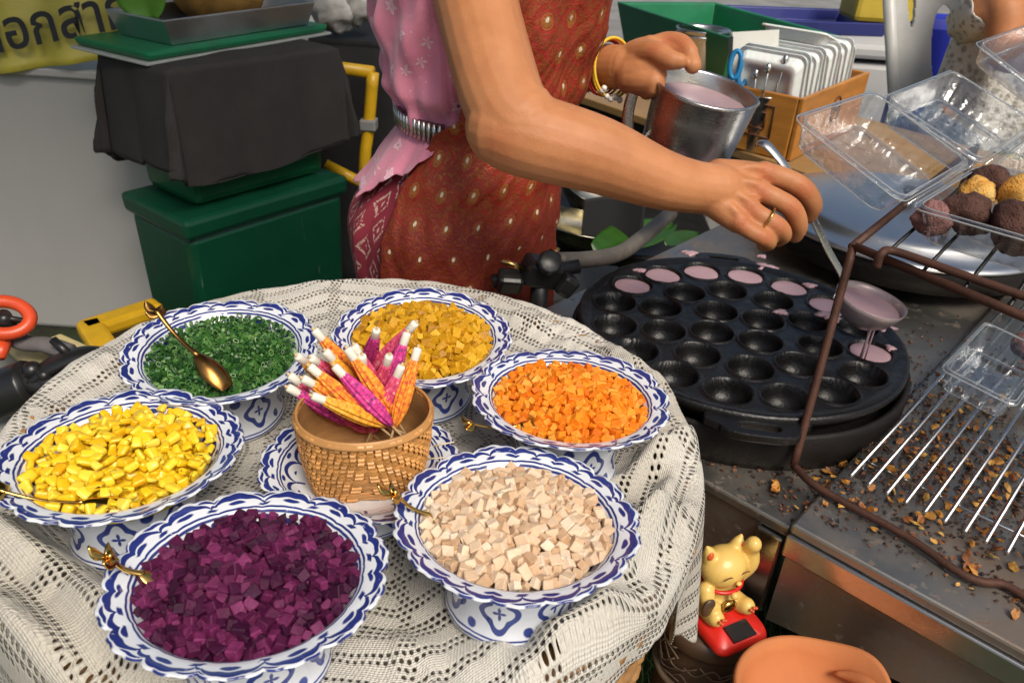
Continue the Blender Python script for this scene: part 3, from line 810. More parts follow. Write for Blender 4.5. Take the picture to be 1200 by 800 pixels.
# batter
M_BAT = pbr('pink_coconut_batter', (.52, .33, .36), .32, vary=.08, vscale=60, bmp=.12, bscale=300, Coat_Weight=.15, Specular_IOR_Level=.3)
M_BATM = pbr('mauve_batter', (.36, .25, .27), .25, vary=.1, vscale=40, bmp=.05, bscale=200)
filled = [(739, 325), (774, 312), (818, 307), (867, 310), (916, 323), (955, 344), (1000, 400)]
done = []
BLAB = ['seventh', 'sixth', 'fifth', 'fourth', 'third']
for bi, (px, py) in enumerate(filled):
    q = P(px, py, GZ)
    h = min((hh for hh in holes if hh not in done), key=lambda hh: (hh[0] - q.x)**2 + (hh[1] - q.y)**2); done.append(h)
    g = MB(); sd_ = rnd()*9
    g.lathe([(0, GZ - .0018), (.014, GZ - .0017), (.0235, GZ - .0014), (.0252, GZ - .0020), (.0238, GZ - .006), (.015, GZ - .012), (0, GZ - .015)], 40, lambda th, i, r, z: (r*(1 + (.03*math.sin(3*th + sd_) if i in (2, 3) else 0)), z), cen=(h[0], h[1], 0))
    tag(g.build('batter_round', M_BAT, loc=Vector((h[0], h[1], GZ))), ('%s pink batter round from the ladle along the griddle edge' % BLAB[bi]) if bi < 5 else ('pink batter round half behind the rusty rod' if bi == 5 else 'pink batter round right under the dripping ladle'), 'batter', 'batter poured into the griddle')
for (px, py, w, hh) in [(808, 296, .012, .007), (897, 312, .016, .008), (930, 335, .010, .005), (1010, 382, .014, .007), (975, 376, .017, .010), (910, 357, .010, .005), (760, 318, .009, .004), (1030, 409, .006, .005), (893, 300, .007, .004)]:
    q = P(px, py, GZ + .002); s0 = rnd()*9
    for _ in range(6):
        for hx_, hy_, hr_ in holes:
            d_ = Vector((q.x - hx_, q.y - hy_, 0))
            if d_.length < hr_ + w*.75: q = q + d_.normalized()*(hr_ + w*.75 - d_.length)*.6
    g = MB(); g.lathe([(0, .0022), (.6, .0020), (1.0, .0004), (.9, -.0015)], 28, lambda th, i, r, z: (r*w*(1 + .25*math.sin(3*th + s0) + .18*math.sin(7*th + s0*2)), z))
    g.v = [Vector((v.x + q.x, v.y*hh/w*1.4 + q.y, v.z + GZ + .0016)) for v in g.v]
    tag(g.build('batter_splash', M_BAT, loc=q), 'small splash of pink batter spilled on the griddle', 'batter', 'splashes of batter on the griddle')
# ---------------------------------------------------------------- second pan with aluminium lid
G2 = P(1055, 262, .76); G2.z = 0
M_ALU = m_steel('dull_aluminium', (.66, .66, .66), .26, .06)
p2 = thing('black_pan', 'wide black iron pan under a bright aluminium lid', 'pan', (G2.x, G2.y, Z2))
g = MB(); g.lathe([(0, Z2 + .002), (.195, Z2 + .002), (.225, Z2 + .010), (.235, Z2 + .050), (.231, Z2 + .052), (.220, Z2 + .012), (0, Z2 + .01)], 96, cen=G2); g.build('pan_body', M_IRON2, p2)
l2 = thing('aluminium_lid', 'wide bright aluminium lid lying on the black pan', 'platter', (G2.x, G2.y, Z2 + .05))
g = MB(); g.lathe([(.238, Z2 + .0535), (.238, Z2 + .057), (.225, Z2 + .060), (.20, Z2 + .064), (.195, Z2 + .072), (.18, Z2 + .078), (.10, Z2 + .084), (0, Z2 + .086)], 96, cen=G2); g.build('lid_disc', M_ALU, l2, solid=.0015)
g = MB(); g.lathe([(.0, Z2 + .110), (.012, Z2 + .109), (.014, Z2 + .103), (.008, Z2 + .095), (.010, Z2 + .087)], 20, cen=G2); g.build('knob', M_IRON, l2)
# folded baking paper and a flat bread on the lid
M_PAPERW = pbr('greasy_paper', (.72, .66, .50), .6, vary=.12, bmp=.3)
# ---------------------------------------------------------------- wire grate
gr = thing('wire_grate', 'flat grate of thin steel bars over the littered counter', 'grate', K(.12, .3, Z2))
for i in range(13):
    u = .018 + .0188*i
    g = MB(); a = K(u, .074, Z2 + .022); b = K(u + .004, .70, Z2 + .022)
    g.tube([a, a.lerp(b, .5), b], .0023, 8); g.build('bar', M_STB, gr)
for n in (.115, .66):
    g = MB(); g.tube([K(.010, n, Z2 + .0185), K(.27, n, Z2 + .0185)], .0017, 8); g.build('cross_bar', M_STB, gr)
for (u, n) in ((.018, .115), (.24, .115), (.018, .66), (.24, .66)):
    g = MB(); g.tube([K(u, n, Z2 + .001), K(u, n, Z2 + .02)], .0017, 8); g.build('leg', M_STB, gr)
# ---------------------------------------------------------------- rusty rack
rk = thing('rusty_rack', 'rusty brown rod rack standing over the wire grate', 'rack', K(.1, .3, Z2))
RT = .945
rr = .0046
c0 = P(930, 545, Z2 + .006); c1 = P(1000, 288, RT)
g = MB(); g.tube(smooth_path([c0, c0.lerp(c1, .3), c0.lerp(c1, .7), c1], 4), rr, 10); g.build('leg', M_RUST, rk)
b0 = P(1062, 238, RT + .0) ; b1 = c1 + (b0 - c1)*2.9
g = MB(); g.tube([c1 - (b0 - c1)*.02, c1.lerp(b1, .5), b1], rr, 10); g.build('side_rail', M_RUST, rk)
f1 = P(1200, 371, RT); f2 = c1 + (f1 - c1)*1.7
g = MB(); g.tube([c1, c1.lerp(f2, .5), f2], rr, 10); g.build('front_rail', M_RUST, rk)
h0 = P(1027, 313, RT - .003); h1 = P(1033, 297, RT + .012); h2 = P(1050, 295, RT + .013); h3 = P(1200, 347, RT + .012); h4 = h2 + (h3 - h2)*1.7
g = MB(); g.tube(smooth_path([h0, h1, h2, h2.lerp(h4, .3), h2.lerp(h4, .65), h4], 5), rr*.95, 10); g.build('hook_rail', M_RUST, rk)
g = MB(); g.tube([f2, Vector((f2.x, f2.y, Z2 + .004))], rr, 10); g.build('leg', M_RUST, rk)
g = MB(); g.tube([b1, Vector((b1.x, b1.y, Z2 + .004))], rr, 10); g.build('leg', M_RUST, rk)
low = smooth_path([c0, P(960, 572, Z2 + .006), P(1060, 627, Z2 + .006), P(1120, 668, Z2 + .006), P(1150, 681, Z2 + .006), P(1175, 684, Z2 + .006), P(1200, 698, Z2 + .006), P(1260, 735, Z2 + .006)], 6)
g = MB(); g.tube(low, rr*.9, 10); g.build('front_foot_rod', M_RUST, rk)
ed = (f2 - c1)
for i in range(7):
    s = .12 + .14*i
    a = c1 + ed*s; b = a + (b1 - c1)*.75
    g = MB(); g.tube([a + Vector((0, 0, .004)), b + Vector((0, 0, .004))], .0021, 8); g.build('shelf_bar', M_IRON, rk)
# ---------------------------------------------------------------- clear plastic boxes
def m_plastic():
    m, b = newmat('clear_plastic'); nt = m.node_tree
    for n in list(nt.nodes):
        if n.type == 'BSDF_PRINCIPLED': nt.nodes.remove(n)
    lw = nt.nodes.new('ShaderNodeLayerWeight'); lw.inputs[0].default_value = .35
    tr = nt.nodes.new('ShaderNodeBsdfTransparent'); tr.inputs[0].default_value = (.93, .945, .94, 1)
    gl = nt.nodes.new('ShaderNodeBsdfGlossy'); gl.inputs['Roughness'].default_value = .06; gl.inputs[0].default_value = (.95, .97, 1, 1)
    nb = bump(noise(coord('Object'), 70, 3), .5, .004)
    nt.links.new(nb.k, gl.inputs['Normal']); nt.links.new(nb.k, lw.inputs['Normal'])
    mx = nt.nodes.new('ShaderNodeMixShader'); f = xsat(X(lw.outputs['Facing'])*.50 + .05 + noise(coord('Object'), 25, 3)*.05)
    nt.links.new(f.k, mx.inputs[0]); nt.links.new(tr.outputs[0], mx.inputs[1]); nt.links.new(gl.outputs[0], mx.inputs[2])
    nt.links.new(mx.outputs[0], nt.nodes['Material Output'].inputs[0]); return m
M_PLA = m_plastic()
M_EDG = pbr('plastic_edge', (.80, .83, .84), .12, vary=.03, bmp=0, Transmission_Weight=.55, Alpha=.75)
def rrect(w, d, r, n=6):
    pts = []
    for cx, cy, a0 in ((w - r, d - r, 0), (-w + r, d - r, PI/2), (-w + r, -d + r, PI), (w - r, -d + r, 1.5*PI)):
        for k in range(n + 1):
            a = a0 + PI/2*k/n; pts.append((cx + r*math.cos(a), cy + r*math.sin(a)))
    return pts
def tray_mesh(g, w, d, h, m, taper=.80, rib=.0016):
    """open tray, mouth up at z=0 and floor at z=-h, half sizes w,d; flange round the mouth"""
    loops = [(1.0, 0, -.004), (1.0, 0, 0), (.93, 0, 0), (.925, 0, -.003), (.90, 1, -.010), (lerp(.90, taper, .5), 1, -h*.55), (taper, 1, -h*.93), (taper*.96, 0, -h), (taper*.80, 0, -h), (taper*.78, 0, -h + .0025), (taper*.45, 0, -h + .0025), (.01, 0, -h + .0025)]
    vs = []; n = 10; base = None
    for (k, rb, z) in loops:
        pts = []
        ol = rrect(w*k, d*k, min(w, d)*.22*min(1, k + .1), n)
        # resample the sides so the ribs show
        full = []
        for i in range(len(ol)):
            a, b = Vector(ol[i]), Vector(ol[(i + 1) % len(ol)]); full.append(a)
            if (i % (n + 1)) == n:
                for q in range(1, 16): full.append(a.lerp(b, q/16))
        for i, p in enumerate(full):
            o = rib*math.sin(i*PI*.75)*rb
            l = p.length; pts.append(p*(1 + o/l if l > 1e-6 else 1))
        vs += [m @ Vector((p.x, p.y, z)) for p in pts]; base = len(pts)
    fs = []
    for i in range(len(loops) - 1):
        for k in range(base):
            j = (k + 1) % base; fs.append((i*base + k, i*base + j, (i+1)*base + j, (i+1)*base + k))
    fs.append(tuple((len(loops) - 1)*base + k for k in range(base)))
    g.add(vs, fs)
def clamshell(hinge_a, hinge_b, out, lid_out, label, depth=.13, h=.038, lid_h=.032):
    """hinge line a-b; base spreads along 'out', lid along 'lid_out' (both from the hinge)"""
    ax = (hinge_b - hinge_a); w = ax.length/2; ax = ax.normalized(); mid = (hinge_a + hinge_b)/2
    t = thing('plastic_box', label, 'plastic box', mid, group='clear plastic hinged boxes')
    for nm, o, hh, sg in (('base_tray', Vector(out), h, 1), ('lid', Vector(lid_out), lid_h, -1)):
        o = (o - ax*o.dot(ax)).normalized(); up = o.cross(ax)*-1
        if up.z < 0 and nm == 'base_tray': up = up*-1
        if nm == 'lid':
            bo = (Vector(out) - ax*Vector(out).dot(ax)).normalized()
            # the lid's mouth faces the base's mouth when shut; opened flat it faces up too
            up = up if up.dot(Vector((0, 0, 1)) + bo*.4) > 0 else up*-1
        m = Matrix((ax, o, up)).transposed().to_4x4(); m.translation = mid + o*(depth/2 + .004)
        g = MB(); tray_mesh(g, w, depth/2, hh, m); po_ = g.build(nm, M_PLA, t)
        g = MB()
        for k_, z_, rr_ in ((1.0, -.002, .0009), (.93, 0, .0006), (.80*.97, -hh, .0006)):
            g.tube([m @ Vector((x, y, z_)) for x, y in rrect(w*k_, depth/2*k_, min(w, depth/2)*.22, 6)], rr_, 6, closed=True)
        g.build('edge_bead', M_EDG, po_)
    g = MB(); g.tube([hinge_a, hinge_b], .0026, 8); g.build('hinge', M_PLA, t)
    return t
BZ = RT + .045
ha, hb = P(1062, 240, BZ - .002), P(1142, 192, BZ - .002)
outd = KU*1.0 + Vector((0, 0, 0)); lid_d = KU*-1 + Vector((0, 0, .55))
ax_ = (hb - ha).normalized(); od = Vector((ax_.y, -ax_.x, 0))
clamshell(ha, hb, od, -od + Vector((0, 0, .42)), 'open clear plastic box filled with round brown cakes', depth=.150, h=.040, lid_h=.036)
ha2, hb2 = P(1150, 196, BZ), P(1215, 150, BZ)
ax_ = (hb2 - ha2).normalized(); od2 = Vector((ax_.y, -ax_.x, 0))
clamshell(ha2 + ax_*.012, hb2 + ax_*.03, od2, -od2 + Vector((0, 0, .38)), 'open empty clear plastic box behind the one filled with cakes', depth=.145, h=.040, lid_h=.036)
ha3, hb3 = P(1230, 120, BZ + .01), P(1290, 78, BZ + .01)
ax_ = (hb3 - ha3).normalized(); od3 = Vector((ax_.y, -ax_.x, 0))
clamshell(ha3 + ax_*.01, hb3 + ax_*.02, od3, -od3 + Vector((0, 0, .5)), 'open clear plastic box at the back end of the rack', depth=.145, h=.040, lid_h=.036)
ha4, hb4 = P(1195, 478, Z2 + .062), P(1240, 415, Z2 + .062)
ax_ = (hb4 - ha4).normalized(); od4 = Vector((ax_.y, -ax_.x, 0))
clamshell(ha4, hb4, od4, -od4 + Vector((0, 0, .12)), 'small clear plastic box standing on the wire grate', depth=.085, h=.036, lid_h=.034)
# cakes
def m_cake(name, cols, scale=90):
    m, b = newmat(name); v = coord('Object')
    n = noise(v, scale, 5, .7); c = ramp(n, [(i/(len(cols)-1)*.6 + .2, c) for i, c in enumerate(cols)])
    setin(b, 'Base Color', c); setin(b, 'Roughness', .75); pores = voro(v, 330, 'F1')
    setin(b, 'Normal', bump(noise(v, 260, 5, .7) + xstep(pores, .1, .4)*.6, .9, .003)); return m
M_CK1 = m_cake('brown_cake_crust', [(.035, .012, .008), (.085, .032, .02), (.16, .07, .05)])
M_CK2 = m_cake('golden_cake_crust', [(.40, .11, .012), (.66, .28, .03), (.80, .50, .14), (.84, .66, .36)], 26)
M_CK3 = m_cake('mauve_cake_crumb', [(.20, .08, .07), (.28, .13, .12), (.34, .18, .16)], 60)
hx_ = (hb - ha); HL = hx_.length; hx_ = hx_.normalized()
for i, (fa_, fo_, up, r, mt, lab) in enumerate([(.27, .30, .002, .026, M_CK1, 'dark brown spongy cake beside the pink crumbed cake'), (.25, .66, .004, .031, M_CK1, 'large dark brown cake pressed against the clear box front'),
        (.60, .52, .016, .029, M_CK2, 'golden yellow cake with browned top lying over brown cakes'), (.84, .20, .004, .024, M_CK1, 'dark brown cake tucked near the plastic hinge'),
        (.52, .24, .010, .020, M_CK2, 'pale golden cake peeking between brown cakes'), (.20, .13, -.008, .021, M_CK3, 'mauve pink cake against the box side wall'),
        (.55, .82, .010, .028, M_CK2, 'orange gold cake at the far end of the box'), (.80, .62, .0, .026, M_CK1, 'dark brown cake behind the golden ones')]):
    p = ha + hx_*(fa_*HL) + od*(.150*fo_) + Vector((0, 0, -.012 + up))
    s0 = rnd()*50
    g = MB(); g.ball((0, 0, 0), (r, r*.92, r*.80), 30, 20, m=Euler((uni(-.5, .5), uni(-.5, .5), rnd()*6)).to_matrix(), fn=lambda a, q: q*(1 + .26*mnoise.noise(a*1.5 + Vector((s0, 0, 0))) + .09*mnoise.noise(a*4 + Vector((s0, 5, 0))) + .04*mnoise.noise(a*11 + Vector((s0, 3, 0)))))
    g.v = [v + p for v in g.v]
    tag(g.build('round_cake', mt, loc=p), lab, 'cake', 'round cakes in the clear box')
# a piece of pink cake by the grate box
p = P(1206, 405, Z2 + .045); g = MB(); g.ball((0, 0, 0), (.022, .02, .018), 24, 16, fn=lambda a, q: q*(1 + .2*mnoise.noise(a*3))); g.v = [v + p for v in g.v]
tag(g.build('round_cake', M_CK3, loc=p), 'pink crumbly cake in the small box on the grate', 'cake')
# ---------------------------------------------------------------- litter on the counter
M_FLK = m_food('dry_flakes', [(.05, .016, .008), (.20, .06, .012), (.48, .20, .03), (.62, .40, .10)], .55, 0, 200, .4)
M_CRB = m_food('burnt_crumbs', [(.010, .006, .005), (.03, .012, .008), (.09, .03, .015), (.22, .09, .03)], .7, 0, 200, .4)
g = MB(); g2 = MB()
random.seed(41)
def flake(g, p, s):
    n = 7; a0 = rnd()*6; tilt = Euler((uni(-.5, .5), uni(-.5, .5), a0)).to_matrix()
    ring = [tilt @ Vector((s*uni(.55, 1.1)*math.cos(2*PI*k/n), s*.7*uni(.5, 1.1)*math.sin(2*PI*k/n), uni(-.15, .3)*s)) for k in range(n)]
    top = [v + Vector((0, 0, s*.14)) for v in ring]
    c = Vector((0, 0, s*uni(.25, .5)))
    g.add([p + v for v in ring + top + [c]], [(k, (k+1) % n, n + (k+1) % n, n + k) for k in range(n)] + [(n + k, n + (k+1) % n, 2*n) for k in range(n)])
for i in range(520):
    u = random.gauss(.08, .085); n = random.gauss(.20, .13)
    if n < .02 or u < -.05 and n < .3 and n > .16: continue
    flake(g, K(u, n, (Z2 if u > 0 else ZS) + .0035), uni(.0022, .0080))
for i in range(3800):
    u = random.gauss(.03, .12); n = random.gauss(.20, .16)
    if n < .012: continue
    flake(g2, K(u, n, (Z2 if u > 0 else ZS) + .0015), uni(.0010, .0034))
tag(g.build('flakes', M_FLK, smooth=False, weld=0), 'orange and brown dried flakes littering the steel counter', 'litter', kind='stuff')
tag(g2.build('crumbs', M_CRB, smooth=False, weld=0), 'dark burnt crumbs scattered over the steel counter', 'crumbs', kind='stuff')
# ---------------------------------------------------------------- ladle
M_STC = m_steel('polished_steel', (.68, .67, .65), .22, .03)
lb = P(1017, 357, .835); ld = thing('steel_ladle', 'steel ladle pouring pink batter over the griddle', 'ladle', lb)
g = MB()
LR = .042
g.lathe([(0, -.028), (LR*.45, -.025), (LR*.8, -.013), (LR*.97, .002), (LR, .008), (LR*.985, .0085), (LR*.94, .002), (LR*.76, -.011), (LR*.42, -.022), (0, -.025)], 48, lambda th, i, r, z: (r*(1 + (.10*max(0, math.cos(th - .1))**8 if i in (3, 4, 5, 6) else 0)), z))
lt = Euler((math.radians(4), math.radians(10), 0)).to_matrix()
g.v = [lt @ v + lb for v in g.v]
M_BLD = pbr('batter_coated_steel', (.46, .36, .36), .3, .35, vary=.2, vscale=30, bmp=.1)
g.build('ladle_cup', M_BLD, ld)
g = MB(); g.lathe([(0, .0005), (LR*.88, .0005), (LR*.92, 0)], 40); g.v = [lt @ v + lb for v in g.v]; g.build('batter_fill', M_BAT, ld)
hp = [lb + Vector((-LR*.96, .002, .002)), D(988, 328, .968), D(970, 292, .950), D(950, 250, .930), D(925, 203, .918), D(910, 182, .915), D(897, 169, .918), D(888, 168, .925)]
g = MB(); pth = smooth_path(hp, 6); nn = len(pth)
g.tube(pth, [lerp(.0052, .0066, i/nn) for i in range(nn)], 10, flat=.32, up=(.5, -.8, .3)); g.build('handle', M_STC, ld)
g = MB()
dr = lb + Vector((.006, -.012, -.026))
g.tube([dr + Vector((0, 0, .004)), dr + Vector((.0006, 0, -.012)), Vector((dr.x, dr.y, GZ - .001))], [.0030, .0016, .0020], 8); g.tube([dr + Vector((.006, .002, .004)), dr + Vector((.006, .001, -.014)), Vector((dr.x + .0055, dr.y, GZ - .001))], [.002, .0010, .0012], 8)
g.build('batter_drip', M_BAT, ld)
# ---------------------------------------------------------------- the vendor
def DY(px, py, Y):
    d = ray(px, py); return CL + d*(Y/d.y)
def m_skin(name, base, dark, spots=()):
    m, b = newmat(name); v = coord('Object')
    n = noise(v, 30, 4, .6); c = xmix(dark, base, xsat(n*1.6 - .25)); c = xmix(c, tuple(x*.8 for x in dark), xstep(noise(v, 160, 2), .72, .80)*.35)
    c = xmix(c, tuple(min(1, x*1.12) for x in base), xstep(noise(v, 11, 3), .5, .7)*.6)
    h = noise(v, 420, 4, .6)*.6 + noise(v, 90, 3)*.5
    for q, rad in spots:                                       # redder, creased skin over the joints
        d_ = X.nt.nodes.new('ShaderNodeVectorMath'); d_.operation = 'DISTANCE'; X.nt.links.new(v.k, d_.inputs[0]); d_.inputs[1].default_value = q
        k = xstep(X(d_.outputs['Value']), rad, rad*.25); c = xmix(c, (.46, .13, .055), k*.55)
        h = h + k*noise(scalev(v, (1, 1, 1)), 330, 3, .6, 1.5)*1.3
    setin(b, 'Base Color', c); setin(b, 'Roughness', xsat(noise(v, 200, 3)*.3 + .36)); setin(b, 'Specular IOR Level', .35); setin(b, 'Subsurface Weight', .18); b.inputs['Subsurface Radius'].default_value = (.012, .005, .003); b.inputs['Subsurface Scale'].default_value = .5
    setin(b, 'Normal', bump(h, .34, .0018)); return m
M_SKIN = None
def remesh(mb, name, mat, voxel, smooth_it=4):
    """fuse the overlapping sweeps of one body into a single skin"""
    me = mb.mesh(name, 1e-6); o = bpy.data.objects.new('tmp', me); col.objects.link(o)
    r = o.modifiers.new('r', 'REMESH'); r.mode = 'VOXEL'; r.voxel_size = voxel
    s = o.modifiers.new('s', 'SMOOTH'); s.factor = .5; s.iterations = smooth_it
    dg = bpy.context.evaluated_depsgraph_get(); dg.update()
    m2 = bpy.data.meshes.new_from_object(o.evaluated_get(dg)); m2.name = name
    bpy.data.objects.remove(o); m2.materials.clear(); m2.materials.append(mat)
    m2.polygons.foreach_set('use_smooth', [True]*len(m2.polygons)); return m2
def limb(g, pts, rad, n=20, steps=6, flat=1.0, up=None):
    q = smooth_path([tuple(p) + (0,) for p in []] or pts, steps)
    rs = [v.x for v in smooth_path([(r, 0, 0) for r in rad], steps)]
    g.tube(q, rs, n, flat=flat, up=up)
    g.ball(q[0], rs[0]*.98, 14, 10); g.ball(q[-1], rs[-1]*.98, 14, 10)
PY = 1.135; PSI = math.radians(-12)
def pcx(z): return sinterp(z, [(.0, DY(535, 330, PY).x), (.80, DY(530, 330, PY).x), (.965, DY(564, 160, PY).x), (1.13, DY(562, 0, PY).x), (1.35, DY(562, 0, PY).x + .01)])
TOR = [(.0, .10, .13), (.45, .115, .15), (.70, .126, .165), (.82, .124, .166), (.90, .104, .150), (.965, .089, .126), (1.03, .100, .132), (1.10, .116, .142), (1.17, .124, .148), (1.23, .108, .150), (1.275, .08, .145), (1.30, .06, .11)]
def tor(z, phi, off=0.0):
    a = sinterp(z, [(t[0], t[1]) for t in TOR]) + off; b = sinterp(z, [(t[0], t[2]) for t in TOR]) + off
    x, y = a*math.cos(phi), b*math.sin(phi)
    c, s = math.cos(PSI), math.sin(PSI)
    return Vector((pcx(z) + c*x - s*y, PY + s*x + c*y, z))
pb = MB()
pb.grid(lambda u, v: tor(.55 + .75*v, 2*PI*u, -.006), 40, 40)
pb.f.append(tuple(range(0, 41*41, 41))[:-1]); pb.uv.append(None); pb.f.append(tuple(range(40, 41*41, 41))[:-1]); pb.uv.append(None)
cx0 = pcx(.8)
for s in (-1, 1):                       # legs and feet under the sarong
    hx = Vector((cx0, PY + s*.085, .62)); kn = Vector((cx0 + .02, PY + s*.08, .46)); an = Vector((cx0 - .01, PY + s*.08, .07))
    limb(pb, [hx, kn, an.lerp(kn, .55), an], [.085, .058, .054, .034])
    limb(pb, [an + Vector((-.03, 0, -.04)), an + Vector((.06, 0, -.04)), an + Vector((.15, s*.01, -.052))], [.030, .034, .016])
# neck and head
nb = Vector((pcx(1.3) + .0, PY, 1.26)); hc = Vector((nb.x + .035, PY - .01, 1.45))
limb(pb, [nb, Vector((nb.x + .012, PY - .003, 1.33)), hc + Vector((-.015, 0, -.05))], [.062, .050, .052])
pb.ball(hc, (.088, .072, .108), 24, 18, fn=lambda a, q: Vector((q.x*(1 - .10*max(0, -a.z)), q.y*(1 - .25*max(0, -a.z)), q.z)))
pb.ball(hc + Vector((.050, 0, -.068)), (.034, .034, .030), 14, 10)        # chin
pb.ball(hc + Vector((.088, 0, -.012)), (.018, .013, .022), 12, 10)        # nose
for s in (-1, 1): pb.ball(hc + Vector((-.005, s*.073, -.01)), (.018, .008, .028), 12, 10)
# shoulders
for s in (-1, 1): limb(pb, [Vector((pcx(1.25), PY + s*.05, 1.265)), tor(1.25, s*PI/2, -.012)], [.06, .056])
# right arm (toward the camera) with the ladle hand
SH = tor(1.245, -PI/2, -.015)
E0 = D(612, 148, .835)
limb(pb, [SH, D(556, -8, .885), D(577, 78, .855), D(596, 132, .838), E0], [.058, .0475, .0455, .0440, .0445])
limb(pb, [D(590, 150, .838), D(622, 160, .838), D(700, 182, .850), D(770, 209, .868), D(812, 219, .880), D(842, 222, .888)], [.0420, .0440, .0405, .0330, .0290, .0285])
pb.ball(D(585, 166, .838), .026, 12, 10)
def palm(g, ws, ks, r, rows=4):
    """a fan of overlapping sweeps from the wrist to each knuckle"""
    for w, k in zip(ws, ks): limb(g, [w, w.lerp(k, .55) , k], [r[0], r[1], r[2]], 14, 4)
ws = [D(842, 205, .895), D(842, 215, .888), D(840, 226, .884), D(838, 236, .882)]
mcp = [D(894, 203, .903), D(888, 224, .890), D(877, 244, .882), D(864, 261, .878)]
palm(pb, ws, mcp, (.0185, .0155, .0120))
for w_, k_ in zip(ws, mcp):                                   # tendons over the back of the hand
    off_ = Vector((0, -.010, .012)); limb(pb, [w_.lerp(k_, .35) + off_*.8, w_.lerp(k_, .7) + off_*.85, k_ + off_*.55], [.0045, .0052, .0060], 10, 4)
    pb.ball(k_ + off_*.25, .0118, 12, 10)
def finger(g, pts, r):
    limb(g, pts, [r*1.08, r*1.0, r*1.02, r*.92, r*.80][:len(pts)], 14, 5)
finger(pb, [mcp[0], D(920, 210, .896), D(941, 222, .900), D(952, 239, .914), D(948, 252, .928)], .0126)
finger(pb, [mcp[1], D(908, 232, .886), D(928, 245, .890), D(936, 264, .904), D(932, 276, .918)], .0114)
finger(pb, [mcp[2], D(893, 254, .876), D(911, 265, .878), D(918, 275, .892), D(912, 281, .906)], .0106)
finger(pb, [mcp[3], D(880, 271, .872), D(895, 279, .874), D(901, 285, .888), D(894, 287, .900)], .0095)
limb(pb, [D(846, 210, .905), D(876, 222, .925), D(908, 232, .938), D(932, 238, .938)], [.020, .0165, .0140, .0115], 14, 5)
pb.ball(D(868, 232, .912), (.030, .022, .022), 14, 10)
# left arm (far side) with the jug hand
SL = tor(1.245, PI/2, -.015)
WL = D(732, 79, 1.125)
limb(pb, [SL, Vector((SL.x + .06, SL.y + .06, 1.13)), D(640, 85, 1.27)], [.056, .046, .042])
limb(pb, [D(640, 85, 1.27), D(665, 82, 1.22), D(702, 79, 1.165), WL], [.042, .039, .033, .0295])
lk = [D(762, 56, 1.10), D(766, 68, 1.092), D(768, 82, 1.088), D(766, 96, 1.086)]
lw = [D(738, 70, 1.12), D(738, 78, 1.115), D(738, 86, 1.112), D(740, 93, 1.112)]
palm(pb, lw, lk, (.022, .021, .017))
finger(pb, [lk[0], D(782, 49, 1.095), D(798, 52, 1.085), D(808, 62, 1.075)], .0135)
finger(pb, [D(766, 62, 1.10), D(788, 58, 1.09), D(806, 66, 1.078), D(812, 77, 1.07)], .0128)
finger(pb, [lk[2], D(772, 88, 1.085), D(766, 98, 1.095)], .0118)
finger(pb, [lk[3], D(766, 104, 1.085), D(758, 108, 1.10)], .0108)
limb(pb, [D(744, 66, 1.115), D(766, 62, 1.08), D(784, 70, 1.065), D(796, 72, 1.06)], [.022, .0165, .0140, .0110], 14, 5)
vend = thing('person', 'woman in pink blouse and orange brocade wrap ladling batter', 'person', (cx0, PY, 0))
jp = [mcp[0], mcp[1], mcp[2], mcp[3], D(941, 222, .900), D(928, 245, .890), D(911, 265, .878), D(895, 279, .874), D(590, 165, .83), D(798, 52, 1.085), D(782, 49, 1.095), D(766, 62, 1.08)]
jp = [tuple(q - Vector((cx0, PY, 0)) - Vector((0, .012, -.004))) for q in jp]
M_SKIN = m_skin('skin', (.52, .225, .095), (.42, .160, .062), [(q, .030 if i == 8 else .017) for i, q in enumerate(jp)])
bm_ = remesh(pb, 'body', M_SKIN, .0022, 3)
bo = bpy.data.objects.new('body', bm_); col.objects.link(bo)
bm_.transform(Matrix.Translation((-cx0, -PY, 0))); put(bo, worldm(vend), vend)
# hair
M_HAIR = pbr('black_hair', (.012, .009, .008), .35, vary=.4, vscale=60, bmp=.6, bscale=200, stretch=(1, 1, .15))
g = MB(); g.ball(hc + Vector((-.018, 0, .018)), (.094, .082, .104), 32, 22, fn=lambda a, q: q*(1 + .015*math.sin(a.y*60)) if not (a.x > .45 and a.z < .45) else q*.82); g.ball(hc + Vector((-.115, 0, .0)), (.045, .05, .045), 18, 12); g.build('hair', M_HAIR, vend)
M_EYE = pbr('dark_eye', (.02, .012, .01), .2, vary=.1, bmp=0)
for s in (-1, 1):
    g = MB(); g.ball(hc + Vector((.076, s*.030, .006)), (.008, .014, .006), 12, 8); g.build('eye', M_EYE, vend)
g = MB(); g.ball(hc + Vector((.079, 0, -.048)), (.007, .022, .006), 12, 8); g.build('mouth', pbr('lips', (.38, .10, .09), .4, bmp=0), vend)
